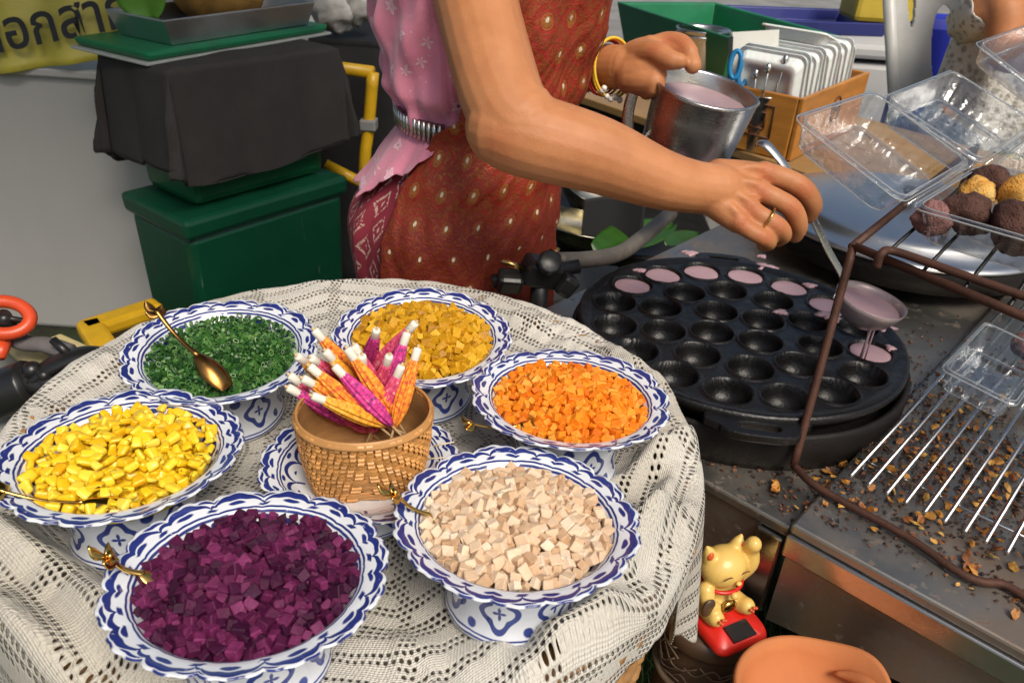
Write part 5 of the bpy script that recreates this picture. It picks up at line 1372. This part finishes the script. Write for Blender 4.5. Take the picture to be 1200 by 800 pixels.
# ---------------------------------------------------------------- right: back table with boxes
ZT = .72
ta = flat(P(690, 116, ZT)); tb_ = flat(P(925, 196, ZT)); td = (tb_ - ta).normalized(); tn = Vector((-td.y, td.x, 0))
M_WOOD = pbr('varnished_plank', (.34, .20, .075), .4, vary=.25, vscale=10, bmp=.2, bscale=60, stretch=(1, 1, 1))
wt = thing('plank_table', 'wooden plank table with a black frame behind the jug', 'table', ta)
T0 = ta - td*.25
for k in range(4):
    g = MB(); obox(g, T0 + tn*(.15*k + .001), td*1.30, tn*.147, ZT - .022, ZT); g.build('plank', M_WOOD, wt, smooth=False, bevel=.003)
g = MB(); obox(g, T0 + tn*.02, td*1.30, tn*.03, ZT - .075, ZT - .023); g.build('apron_rail', M_BPL, wt, smooth=False)
for s in (.06, .42, 1.2):
    for n_ in (.03, .52):
        g = MB(); obox(g, T0 + td*s + tn*n_, td*.035, tn*.035, 0, ZT - .0235); g.build('leg', M_BPL, wt, smooth=False)
# green basin
gb = flat(P(846, 104, ZT)); g1 = (flat(P(690, 40, ZT)) - gb); g1d = g1.normalized(); g2d = Vector((g1d.y, -g1d.x, 0)); g1d = g1d
if g2d.y < 0: g2d = -g2d
open_tray('green_basin', 'bright green plastic basin on the plank table', 'basin', gb, g1d*.70, g2d*.42, ZT + .001, .150, .04, M_GT, .90)
sp_ = DY(829, 8, gb.y + .20); sp_.z = ZT + .006
po = thing('steel_pot', 'small round steel pot standing in the green basin', 'pot', sp_)
g = MB(); g.lathe([(0, 0), (.075, 0), (.082, .012), (.085, .13), (.089, .135), (.086, .138), (.080, .13), (.077, .012), (0, .008)], 48, cen=sp_); g.build('pot_body', M_STC, po)
g = MB(); g.lathe([(.0865, .112), (.089, .114), (.089, .120), (.0865, .122)], 48, cen=sp_); g.build('band', M_STC, po)
# orange wooden box with lids
wn_ = flat(P(925, 191, ZT)); wr2 = flat(P(1042, 128, ZT)) - wn_; w1d = wr2.normalized(); w2d = Vector((-w1d.y, w1d.x, 0))
wl1, wl2, wh = .46, .21, .145
M_OW = pbr('orange_varnished_wood', (.46, .19, .035), .32, vary=.35, vscale=9, bmp=.15, bscale=60, stretch=(1, 1, 5))
wb = thing('wooden_box', 'orange varnished wooden box holding upright plastic lids', 'box', wn_ + Vector((0, 0, ZT)))
for nm, c_, a_, b_ in (('front_board', wn_, w1d*wl1, w2d*.012), ('back_board', wn_ + w2d*(wl2 - .012), w1d*wl1, w2d*.012), ('end_board', wn_ + w2d*.0125, w1d*.012, w2d*(wl2 - .025)), ('end_board', wn_ + w1d*(wl1 - .012) + w2d*.0125, w1d*.012, w2d*(wl2 - .025))):
    g = MB(); obox(g, c_, a_, b_, ZT + .0015, ZT + wh, .985); bo_ = g.build(nm, M_OW, wb, smooth=False, bevel=.003)
g = MB(); obox(g, wn_ + w1d*.013 + w2d*.013, w1d*(wl1 - .026), w2d*(wl2 - .026), ZT + .002, ZT + .01); g.build('floor_board', M_OW, wb, smooth=False)
M_BRN = pbr('burnt_mark', (.10, .03, .008), .6, bmp=0)
def mark(c, ax, up, nrm, r, lines):
    g = MB()
    for pts in lines: g.tube([c + ax*x*r + up*y*r + nrm*.0012 for x, y in pts], .0022, 6)
    return g
up_ = Vector((0, 0, 1)); circ = [(math.cos(t), math.sin(t)) for t in [2*PI*i/24 for i in range(25)]]
mark(wn_ + w1d*(wl1*.52) + up_*(ZT + .085), w1d, up_, -w2d, .030, [circ, [(x*.45, y*.45) for x, y in circ[:16]], [(-.3, -.1), (.1, .3), (.3, -.2)]]).build('stamp', M_BRN, wb)
mark(wn_ + w2d*(wl2*.5) + up_*(ZT + .08) + w1d*-.001, w2d, up_, -w1d, .045, [[(-1, -.8), (1, -.8), (1, .8), (-1, .8), (-1, -.8)], [(-.6, -.4), (.6, -.4), (.6, .4), (-.6, .4), (-.6, -.4)]]).build('stamp', M_BRN, wb)
def m_milk():
    m, b = newmat('milky_plastic'); setin(b, 'Base Color', xmix((.74, .75, .73), (.84, .85, .83), noise(coord('Object'), 30, 2))); setin(b, 'Roughness', .6); setin(b, 'Specular IOR Level', .2); setin(b, 'Subsurface Weight', .3); return m
M_MILK = m_milk()
lid0 = None
for i in range(13):
    s_ = .050 + .030*i if i < 12 else .43
    c_ = wn_ + w1d*s_ + w2d*(wl2*.5) + Vector((0, 0, ZT + .125 + .008*math.sin(i*2.1)))
    lean = math.radians(10 + 5*math.sin(i*1.7)); nz = (w1d*math.cos(lean) + Vector((0, 0, 1))*math.sin(lean))
    if i == 12: nz = w1d*.25 + Vector((0, 0, 1)); c_ = wn_ + w1d*(wl1*.62) + w2d*(wl2*.62) + Vector((0, 0, ZT + .235))
    m = frame(c_, nz, w2d)
    if lid0 is None:
        g = MB(); tray_mesh(g, .082, .105, .026, Matrix.Identity(4), taper=.84, rib=.0012); lid0 = g.build('plastic_lid', M_MILK, local=True); put(lid0, m); o = lid0
    else: o = lid0.copy(); col.objects.link(o); put(o, m)
    tag(o, ('%s milky plastic lid upright in the wooden box, counted from the cutlery cup' % ['first', 'second', 'third', 'fourth', 'fifth', 'sixth', 'seventh', 'eighth', 'ninth', 'tenth', 'eleventh', 'twelfth'][i]) if i < 12 else 'clear plastic lid lying across the upright ones', 'plastic box', 'plastic lids in the wooden box')
# cutlery cup, scissors, card
cc_ = P(893, 106, ZT + wh); cp = wn_ + w1d*.03 + w2d*(wl2*.80); cp = Vector((cp.x, cp.y, ZT + .06)) if False else flat(DY(896, 120, 1.9))
cp.z = ZT
cu_ = thing('cutlery_cup', 'small steel cup of cutlery beside the wooden box', 'cup', cp)
g = MB(); g.lathe([(0, .001), (.030, .001), (.036, .13), (.038, .133), (.035, .132), (.029, .006), (0, .006)], 32, cen=cp); g.build('cup_body', M_STC, cu_)
for i in range(6):
    a = i*1.05; p_ = cp + Vector((.014*math.cos(a), .014*math.sin(a), .02)); q_ = cp + Vector((.034*math.cos(a), .034*math.sin(a), .175 + .02*(i % 3)))
    g = MB(); g.tube([p_, p_.lerp(q_, .6), q_], [.003, .003, .005], 8, flat=.5); g.ball(q_, (.008, .008, .012), 10, 8)
    tag(g.build('steel_spoon', M_STC, loc=p_), 'steel spoon handle sticking out of the cutlery cup', 'spoon', 'cutlery in the steel cup')
M_BLU = pbr('blue_plastic', (.015, .20, .45), .35, vary=.15)
sx_ = thing('scissors', 'blue handled scissors leaning by the cutlery cup', 'scissors', cp + Vector((-.06, .02, 0)))
for k, s in enumerate((-1, 1)):
    c_ = DY(862 + 9*k, 76 + 9*k, 1.93); m = frame(c_, Vector((.3*s, -1, .2)))
    g = MB(); g.tube([m @ Vector((.012*math.cos(t), .030*math.sin(t), 0)) for t in [2*PI*i/28 for i in range(28)]], .006, 8, closed=True); g.build('handle', M_BLU, sx_)
    g = MB(); g.tube([m @ Vector((0, -.03, 0)), Vector((c_.x + .02, c_.y, ZT + .005))], [.005, .002], 8, flat=.4); g.build('blade', M_STC, sx_)
cq = DY(884, 76, 1.98); m = frame(cq, Vector((-.2, -1, .25)), Vector((1, 0, .1)))
cdn = thing('menu_card', 'white card with a dark leafy drawing behind the cutlery', 'card', cq - Vector((0, 0, .1)))
g = MB(); g.box(cq, (.105, .15, .003), m.to_3x3()); g.build('card_sheet', pbr('card', (.72, .72, .66), .5, vary=.05), cdn, smooth=False)
g = MB()
for k in range(7):
    a = .5 + k*.9; g.tube([m @ Vector((-.01, -.02 + .008*k, .0022)), m @ Vector((-.01 + .022*math.cos(a), -.01 + .008*k + .016*math.sin(a), .0022))], [.002, .004], 6)
g.build('drawing', pbr('dark_green_print', (.02, .05, .02), .6), cdn)
g = MB(); g.box(m @ Vector((-.056, -.005, .003)), (.010, .14, .006), m.to_3x3()); g.build('black_edge', M_BPL, cdn, smooth=False)
# things under and before the table: bowls, leaf, dark napkin, pipe and valve
def pan(name, label, c, r, h, mat, tilt=(0, 0)):
    m = Matrix.Translation(c) @ Euler((tilt[0], tilt[1], 0)).to_matrix().to_4x4()
    g = MB(); g.lathe([(0, 0), (r*.55, .002), (r*.85, h*.5), (r, h), (r*1.05, h), (r*1.04, h - .002), (r*.97, h*.95), (r*.82, h*.5), (r*.5, .006), (0, .005)], 48); g.v = [m @ v for v in g.v]
    return tag(g.build(name, mat, loc=c), label, 'bowl', 'steel bowls under the plank table')
M_BRS = m_steel('brassy_steel', (.55, .52, .42), .15, .15)
M_CRT = pbr('grey_crate', (.10, .10, .10), .6)
cs = thing('low_stand', 'low black stand holding steel bowls behind the stove', 'stand', P(700, 270, .55))
sm = P(705, 265, .55); g = MB(); g.box((sm.x + .02, sm.y + .10, .53), (.50, .50, .03)); g.build('stand_top', M_BPL, cs, smooth=False, bevel=.006)
for sx2 in (-.2, .2):
    for sy2 in (-.2, .2):
        g = MB(); g.box((sm.x + .02 + sx2, sm.y + .10 + sy2, .2575), (.03, .03, .515)); g.build('leg', M_BPL, cs, smooth=False)
pan('steel_bowl', 'wide brassy steel bowl on the low black stand', P(678, 285, .55), .105, .05, M_BRS, (-.1, .12))
pan('steel_bowl', 'steel bowl stacked behind the wide brassy bowl', P(690, 245, .56), .095, .07, M_BRS, (.15, .25))
g = MB(); q = P(712, 262, .63)
g.grid(lambda u, v: q + Vector((lerp(-.055, .075, u), .03*math.sin(u*3) - .02*v, lerp(.05, -.055*(1 - abs(u - .35)), v))), 20, 14); tag(g.build('dark_napkin', M_BLK, loc=q, solid=.002), 'dark grey napkin hanging over the steel bowls', 'napkin')
leaf('banana_leaf', 'bright green banana leaf piece lying by the gas pipe', 'leaf', P(696, 296, .60), P(790, 262, .60) - P(696, 296, .60), .050, (0, -.25, 1), pbr('banana_leaf', (.022, .08, .006), .4, vary=.35, vscale=30, bmp=.5, bscale=60, stretch=(1, 6, 1)), curl=.03)
leaf('banana_leaf', 'small green leaf piece tucked behind the griddle handle', 'leaf', P(780, 288, .66), P(822, 270, .66) - P(780, 288, .66), .022, (0, -.4, 1), pbr('banana_leaf_b', (.02, .07, .01), .35, vary=.2))
M_PIPE = pbr('greyed_pipe', (.17, .15, .125), .5, .4, vary=.3, vscale=50, bmp=.5, bscale=300)
gp = thing('gas_pipe', 'bent grey metal gas pipe feeding the griddle burner', 'pipe', P(720, 300, ZS + .03))
pp = smooth_path([D(652, 306, 1.06), D(690, 304, 1.11), D(725, 297, 1.17), D(752, 279, 1.23), D(786, 250, 1.32)], 6)
g = MB(); g.tube(pp, .0118, 14); g.build('pipe', M_PIPE, gp)
vv_ = D(634, 318, 1.035)
g = MB(); rv = Euler((.2, .3, .5)).to_matrix()
g.box(vv_, (.052, .034, .036), rv); g.box(vv_ + Vector((-.040, -.010, -.012)), (.034, .026, .030), Euler((.5, .1, .2)).to_matrix()); g.box(vv_ + Vector((.034, -.002, -.016)), (.026, .022, .030), Euler((.1, .6, .3)).to_matrix())
vb_ = g.build('valve_body', M_BPL, gp, smooth=False, bevel=.006)
g = MB(); kx = Vector((.2, -.75, .6)).normalized(); mk = frame(vv_ + Vector((.006, -.014, .016)), kx); g.lathe([(0, 0), (.010, 0), (.010, .006), (.015, .008), (.016, .018), (.012, .020), (0, .020)], 20, lambda th, i, r, z: (r*(1 + (.08*math.cos(8*th) if i in (3, 4) else 0)), z)); g.v = [mk @ v for v in g.v]; g.build('knob', M_BPL, vb_)
g = MB(); g.tube([vv_ + Vector((-.062, -.008, -.016)), vv_ + Vector((.050, .016, .004))], .0095, 12); g.build('gas_tube', M_BPL, vb_)
g = MB(); g.tube([vv_, Vector((vv_.x, vv_.y, ZS))], .012, 10); g.build('bracket', M_BPL, gp)
M_BRASS = pbr('brass', (.55, .33, .12), .25, 1, vary=.15)
for a_, b_ in (((588, 305, 1.01), (614, 315, 1.02)), ((646, 308, 1.03), (653, 290, 1.03))):
    g = MB(); g.tube([D(*a_), D(*b_)], .0042, 10); g.build('brass_nozzle', M_BRASS, gp)
# ---------------------------------------------------------------- far right: cooler, chair, seated person
M_FOAM = pbr('white_foam', (.50, .50, .49), .6, vary=.12, vscale=5, bmp=.1)
fb = thing('foam_cooler', 'white foam cooler box behind the upright plastic lids', 'cooler', DY(1000, 120, 3.1))
q = DY(1000, 60, 3.1)
g = MB(); g.box((q.x, 3.35, q.z/2 - .02), (.85, .5, q.z - .04)); g.build('cooler_body', M_FOAM, fb, smooth=False, bevel=.02)
g = MB(); g.box((q.x, 3.35, q.z), (.88, .53, .05)); g.build('cooler_lid', M_FOAM, fb, smooth=False, bevel=.015)
tq = DY(955, 22, 3.3)
open_tray('blue_tray', 'dark blue plastic tray on the foam cooler', 'tray', flat((tq.x - .25, 3.18, 0)), Vector((.55, .12, 0)), Vector((-.08, .35, 0)), q.z + .026, .05, .05, pbr('navy_plastic', (.012, .02, .16), .4), .93)
yq = DY(1012, 12, 3.4); g = MB(); g.box((yq.x + .06, 3.42, q.z + .145), (.24, .2, .15)); tag(g.build('yellow_tub', pbr('yellow_tub', (.52, .38, .04), .5), smooth=False, bevel=.02, loc=Vector((yq.x + .06, 3.42, q.z + .07))), 'yellow plastic tub standing in the blue tray', 'tub')
M_CH = pbr('white_chair_plastic', (.55, .55, .53), .4, vary=.08, bmp=.05)
CY = 2.6
ch = thing('plastic_chair', 'white plastic chair with an oval opening in its back', 'chair', DY(1090, 330, CY))
cb0, cb1 = DY(1048, 128, CY), DY(1150, 128, CY); ct0, ct1 = DY(1040, -30, CY), DY(1165, -40, CY)
def chb(u, v): return cb0.lerp(cb1, u).lerp(ct0.lerp(ct1, u), v) + Vector((0, .05*math.sin(PI*u) , 0))
g = MB(); NU, NV_ = 110, 120; vs = [chb(i/NU, j/NV_) for i in range(NU + 1) for j in range(NV_ + 1)]
def hole(u, v):
    return ((u - .60)/.13)**2 + ((v - .42)/.33)**2 < 1 or ((u - .24)/.045*(1.6 - v))**2 + ((v - .74)/.16)**2 < .8
g.add(vs, [(i*(NV_+1)+j, (i+1)*(NV_+1)+j, (i+1)*(NV_+1)+j+1, i*(NV_+1)+j+1) for i in range(NU) for j in range(NV_) if not hole((i + .5)/NU, (j + .5)/NV_)])
g.build('back_panel', M_CH, ch, solid=.012)
for a_, b_ in ((cb0, ct0), (cb1, ct1)):
    g = MB(); g.tube([Vector((a_.x - .02, a_.y, .0)), a_, b_], .018, 10); g.build('rear_leg', M_CH, ch)
sz = .44
g = MB(); g.box(((cb0.x + cb1.x)/2, CY + .24, sz), (.44, .46, .03)); g.build('seat', M_CH, ch, smooth=False, bevel=.01)
for x_ in (cb0.x - .02, cb1.x + .02):
    g = MB(); g.tube([(x_, CY + .45, 0), (x_, CY + .44, sz)], .018, 10); g.build('front_leg', M_CH, ch)
bq = DY(1100, 60, CY + .20); g = MB(); g.box((bq.x + .02, CY + .17, .72), (.30, .10, .46)); g.v = [v + Vector((.01*math.sin(v.z*20), 0, 0)) for v in g.v]
tag(g.build('blue_bag', pbr('royal_blue_cloth', (.012, .025, .38), .6, vary=.2, bmp=.2), smooth=False, bevel=.04, loc=Vector((bq.x + .02, CY + .17, .455))), 'royal blue bag on the white chair seat', 'bag')
# seated person beside the chair
PX2, PY2 = DY(1150, 90, 2.35).x, 2.42
sb = MB()
limb(sb, [(PX2 + .06, PY2 + .02, .50), (PX2 + .07, PY2, .72), (PX2 + .08, PY2, .93), (PX2 + .08, PY2, 1.02)], [.145, .125, .13, .09])
limb(sb, [(PX2 + .08, PY2, 1.02), (PX2 + .08, PY2 - .01, 1.10)], [.05, .048]); sb.ball((PX2 + .08, PY2 - .015, 1.20), (.075, .09, .105), 20, 14)
sb.ball((PX2 + .08, PY2 - .105, 1.19), (.012, .016, .02), 10, 8)
elb = DY(1178, 62, 2.22)
limb(sb, [(PX2 - .05, PY2 - .02, .98), DY(1176, 8, 2.27), elb, DY(1225, 66, 2.1), DY(1270, 90, 2.0)], [.055, .047, .045, .04, .03])
limb(sb, [(PX2 + .21, PY2 - .02, .98), (PX2 + .26, PY2 - .06, .80), (PX2 + .22, PY2 - .25, .66)], [.055, .045, .03])
for w_, x_ in enumerate((-.02, .02)):
    h_ = DY(1270, 90, 2.0) if w_ == 0 else Vector((PX2 + .22, PY2 - .25, .66))
    for k in range(4): limb(sb, [h_, h_ + Vector((.02 - .012*k, -.05, -.01)), h_ + Vector((.02 - .012*k, -.085, -.03))], [.014, .009, .008], 10, 3)
    limb(sb, [h_, h_ + Vector((.03, -.03, .01)), h_ + Vector((.035, -.055, .0))], [.014, .010, .008], 10, 3)
for s in (-1, 1):
    limb(sb, [(PX2 + .06 + s*.08, PY2, .50), (PX2 + .06 + s*.10, PY2 - .40, .50), (PX2 + .06 + s*.10, PY2 - .42, .28), (PX2 + .06 + s*.10, PY2 - .40, .05)], [.085, .065, .05, .04])
    limb(sb, [(PX2 + .06 + s*.10, PY2 - .40, .04), (PX2 + .06 + s*.10, PY2 - .54, .03)], [.035, .025])
sp2 = thing('person', 'seated person in a white lace top and olive patterned skirt', 'person', (PX2, PY2, 0))
m2 = remesh(sb, 'body', M_SKIN, .008, 4); o = bpy.data.objects.new('body', m2); col.objects.link(o); m2.transform(Matrix.Translation((-PX2, -PY2, 0))); put(o, worldm(sp2), sp2)
def m_lace():
    m, b = newmat('white_lace'); v = coord('Object'); d = voro(v, 55, 'SMOOTH_F1')
    setin(b, 'Base Color', xmix((.34, .33, .30), (.66, .65, .61), xsat(xstep(d, .15, .45) + noise(v, 40, 4)*.4 - .2))); setin(b, 'Roughness', .85); setin(b, 'Normal', bump(d + noise(v, 120, 3), .8, .006)); return m
M_LACE = m_lace()
g = MB(); g.grid(lambda u, v: Vector((PX2 + .07 + (.155 - .02*v + .012*math.sin(u*40))*math.cos(2*PI*u), PY2 + (.155 - .02*v + .012*math.sin(u*40))*math.sin(2*PI*u), lerp(.60, .98, v))), 80, 24); g.build('lace_top', M_LACE, sp2, solid=.003)
g = MB(); sa = Vector((PX2 - .05, PY2 - .02, .98)); sbp = DY(1172, 0, 2.28); mm = frame(sa, sbp - sa); g.lathe([(.062, -.02), (.068, .05), (.070, (sbp - sa).length*.95)], 30, lambda th, i, r, z: (r*(1 + .05*math.sin(th*9)), z)); g.v = [mm @ v for v in g.v]; g.build('sleeve', M_LACE, sp2, solid=.003)
def m_olive():
    m, b = newmat('olive_print'); v = coord('Object'); n = noise(v, 18, 3, .6, 1.5)
    setin(b, 'Base Color', ramp(n, [(.40, (.035, .03, .012)), (.52, (.10, .10, .02)), (.60, (.34, .30, .03)), (.68, (.06, .05, .02))])); setin(b, 'Roughness', .8); return m
g = MB(); g.grid(lambda u, v: Vector((PX2 + .06 + lerp(.16, .23, v)*math.cos(2*PI*u), PY2 - .22*min(1, v*1.6) + lerp(.16, .26, min(1, v*1.5))*math.sin(2*PI*u), lerp(.66, .12, v**1.3))), 60, 20); g.build('skirt', m_olive(), sp2, solid=.003)
g = MB(); g.ball((PX2 + .08, PY2 + .01, 1.225), (.082, .088, .105), 20, 14); g.build('hair', M_HAIR, sp2)
st2 = thing('plastic_stool', 'low stool under the seated person', 'stool', (PX2 + .06, PY2 + .02, 0))
g = MB(); g.lathe([(0, .40), (.16, .40), (.165, .39), (.15, .02), (.155, 0), (.14, 0), (.135, .37), (0, .37)], 32, cen=(PX2 + .06, PY2 + .03, 0)); g.build('stool_body', M_REDP, st2)
# ---------------------------------------------------------------- lucky cat, stand, clay dish
CB = P(836, 718, .60); CB.z = .60
M_CATY = pbr('yellow_plastic_cat', (.72, .48, .13), .32, vary=.06, bmp=.05)
M_CRED = pbr('red_plastic', (.60, .02, .012), .3, vary=.12, bmp=.05)
sdn = thing('round_stand', 'dark round wooden stand wrapped in twine under the cat', 'stand', (CB.x, CB.y, 0))
M_DW = pbr('dark_worn_wood', (.085, .050, .030), .4, vary=.5, vscale=25, bmp=.3, bscale=120)
g = MB(); g.lathe([(0, .5985), (.042, .5985), (.045, .597), (.048, .593), (.049, .584), (.048, .577), (.044, .574), (0, .574)], 48, cen=(CB.x, CB.y, 0)); g.build('disc', M_DW, sdn)
g = MB(); g.lathe([(.043, .575), (.045, .56), (.047, .52), (.047, .10), (.052, .02), (.055, 0), (0, 0)], 40, cen=(CB.x, CB.y, 0)); g.build('drum', M_DW, sdn)
M_TWN = pbr('twine', (.16, .11, .07), .9, vary=.4, vscale=60, bmp=.6, bscale=300)
g = MB()
for k in range(46):
    a0 = rnd()*6.28; z0_ = uni(.520, .568); pts = [Vector((CB.x + (.047 + .003*rnd())*math.cos(a0 + t*.30), CB.y + (.047 + .003*rnd())*math.sin(a0 + t*.30), z0_ + uni(-.012, .012))) for t in range(4)]
    g.tube(smooth_path(pts, 3), .0009, 5)
g.tube([Vector((CB.x + .0495*math.cos(t), CB.y + .0495*math.sin(t), .525)) for t in [2*PI*i/48 for i in range(48)]], .004, 8, closed=True)
g.build('twine_wrap', M_TWN, sdn)
yaw = math.radians(-62)                 # faces out, to the front right
cm = Matrix.Translation(CB) @ Matrix.Rotation(yaw, 4, 'Z') @ Matrix.Scale(.83, 4)          # local +x = facing direction
ct = thing('lucky_cat', 'yellow waving lucky cat figurine on a red solar base', 'figurine', m=cm)
g = MB()
def basef(u, v):
    ol = rrect(.050, .040, .014, 6); n = len(ol); i = int(round(u*n)) % n; k, z = [(0, 0.0005), (.96, .0005), (1.0, .004), (.98, .013), (.90, .019), (0, .021)][int(round(v*5))]
    return Vector((ol[i][0]*k + .012, ol[i][1]*k, z - (.006*max(0, ol[i][0]*k)/.05 if z > .01 else 0)))
g.grid(basef, 28, 5); g.build('base', M_CRED, ct, local=True)
g = MB(); g.box((.046, 0, .0178), (.022, .034, .003), Euler((0, .13, 0)).to_matrix()); g.build('solar_panel', pbr('solar_cell', (.02, .018, .016), .25), ct, smooth=False, local=True)
cbm = MB()
cbm.ball((-.012, 0, .040), (.026, .028, .030), 24, 18)
cbm.ball((-.006, 0, .030), (.026, .030, .018), 20, 14)
cbm.ball((-.004, 0, .080), (.026, .031, .026), 24, 18)
for s in (-1, 1):
    limb(cbm, [(-.010, s*.018, .094), (-.011, s*.023, .107), (-.012, s*.026, .113)], [.011, .007, .003], 12, 4)
    limb(cbm, [(.0, s*.020, .024), (.018, s*.023, .026), (.026, s*.024, .030)], [.013, .012, .011], 14, 4)
limb(cbm, [(-.004, .027, .055), (.004, .036, .078), (.002, .034, .100), (.006, .030, .114)], [.012, .0105, .0095, .0100], 14, 4)     # raised paw
limb(cbm, [(.004, -.028, .058), (.014, -.030, .046), (.018, -.022, .040)], [.011, .009, .0085], 14, 4)
limb(cbm, [(-.03, -.012, .03), (-.036, .0, .045), (-.03, .008, .055)], [.008, .007, .006], 10, 4)
mc = remesh(cbm, 'cat_body', M_CATY, .0016, 5); o = bpy.data.objects.new('cat_body', mc); col.objects.link(o); put(o, cm, ct)
M_CPK = pbr('red_orange_paint', (.62, .10, .03), .4, bmp=0)
for s in (-1, 1):
    g = MB(); g.ball((-.006, s*.0235, .103), (.004, .0048, .007), 10, 8); g.build('inner_ear', M_CPK, ct, local=True)
    g = MB(); 
    for k in range(4): g.ball((.0375, s*.024 + (-.004, .0, .004, 0)[k], .034 + (.002, .004, .002, -.002)[k]), .0022, 8, 6)
    g.build('paw_pad', M_CPK, ct, local=True)
    g = MB(); g.tube([(.0215 - .0015*abs(t)*1.0, s*.013 + t*.0065, .085 + .0035*(1 - t*t)) for t in [i/4 - 1 for i in range(9)]], .0007, 6); g.build('eye', pbr('brown_line', (.12, .04, .02), .5, bmp=0), ct, local=True)
g = MB(); g.tube([(-.003 + .0235*math.cos(t), .0265*math.sin(t), .060) for t in [2*PI*i/40 for i in range(40)]], .0026, 8, closed=True); g.build('collar', M_CRED, ct, local=True)
g = MB(); g.ball((.024, 0, .056), .005, 12, 10); g.build('bell', M_CATY, ct, local=True)
g = MB(); g.ball((.0255, 0, .0785), (.003, .004, .0025), 10, 8); g.build('muzzle', M_CATY, ct, local=True)
g = MB(); g.ball((.020, -.034, .046), (.004, .010, .014), 14, 10); g.build('fan', M_DW, ct, local=True)
g = MB(); g.ball((.022, -.002, .036), (.005, .012, .010), 14, 10); g.build('coin', M_GOLD, ct, local=True)
# terracotta
M_TER = pbr('terracotta', (.50, .17, .055), .8, vary=.16, vscale=14, bmp=.35, bscale=120)
TP = P(956, 820, .64); TP.z = .594
tc = thing('terracotta_bowl', 'wide orange terracotta bowl with a pinched lip on a clay stove', 'bowl', TP)
def tf(th, i, r, z):
    k = max(0, math.cos(th - .55))**10
    return (r*(1.12 + (.10*k if i in (2, 3, 4, 5, 6) else 0) + .012*math.sin(3*th)), z + (.010*k if 2 < i < 7 else 0))
g = MB(); g.lathe([(r_*.60, z_) for r_, z_ in [(0, 0), (.065, .0), (.092, .020), (.103, .036), (.107, .043), (.104, .0475), (.098, .046), (.092, .034), (.078, .012), (.05, .006), (0, .005)]], 96, tf, cen=TP); g.build('bowl_body', M_TER, tc)
g = MB(); pts = [TP + Vector(((.054 + .008*math.sin(PI*t))*math.cos(.9 - 1.25*t), (.054 + .008*math.sin(PI*t))*math.sin(.9 - 1.25*t), .030 + .010*math.sin(PI*t))) for t in [i/14 for i in range(15)]]
g.tube(pts, [.002 + .006*math.sin(PI*i/14) for i in range(15)], 10); g.build('inner_ledge', M_TER, tc)
cst = thing('clay_stove', 'terracotta charcoal stove under the wide clay bowl', 'clay stove', (TP.x, TP.y, 0))
g = MB(); g.lathe([(0, .5925), (.045, .5925), (.055, .575), (.058, .40), (.07, .20), (.08, .02), (.08, 0), (0, 0)], 48, cen=(TP.x, TP.y, 0)); g.build('stove_body', M_TER, cst)

# ---------------------------------------------------------------- unseen canopy added to shade the back left
M_TARP = pbr('pale_tarpaulin', (.30, .29, .27), .7, vary=.15, bmp=.2, bscale=10)
cn = thing('added_shade_canopy', 'tarpaulin canopy on poles added unseen to shade the crates and cabinet', 'canopy', (-1.5, 2.4, 0))
g = MB(); g.grid(lambda u, v: Vector((lerp(-3.6, .15, u), lerp(.35, 4.8, v), 2.55 + .06*math.sin(PI*u) - .03*math.sin(PI*v*2))), 24, 24); g.build('tarpaulin', M_TARP, cn, solid=.004)
for x_, y_ in ((-3.5, .45), (-3.5, 4.7), (.1, 4.7)):
    g = MB(); g.tube([(x_, y_, 0), (x_, y_, 2.56)], .02, 10); g.build('pole', M_ALU, cn)
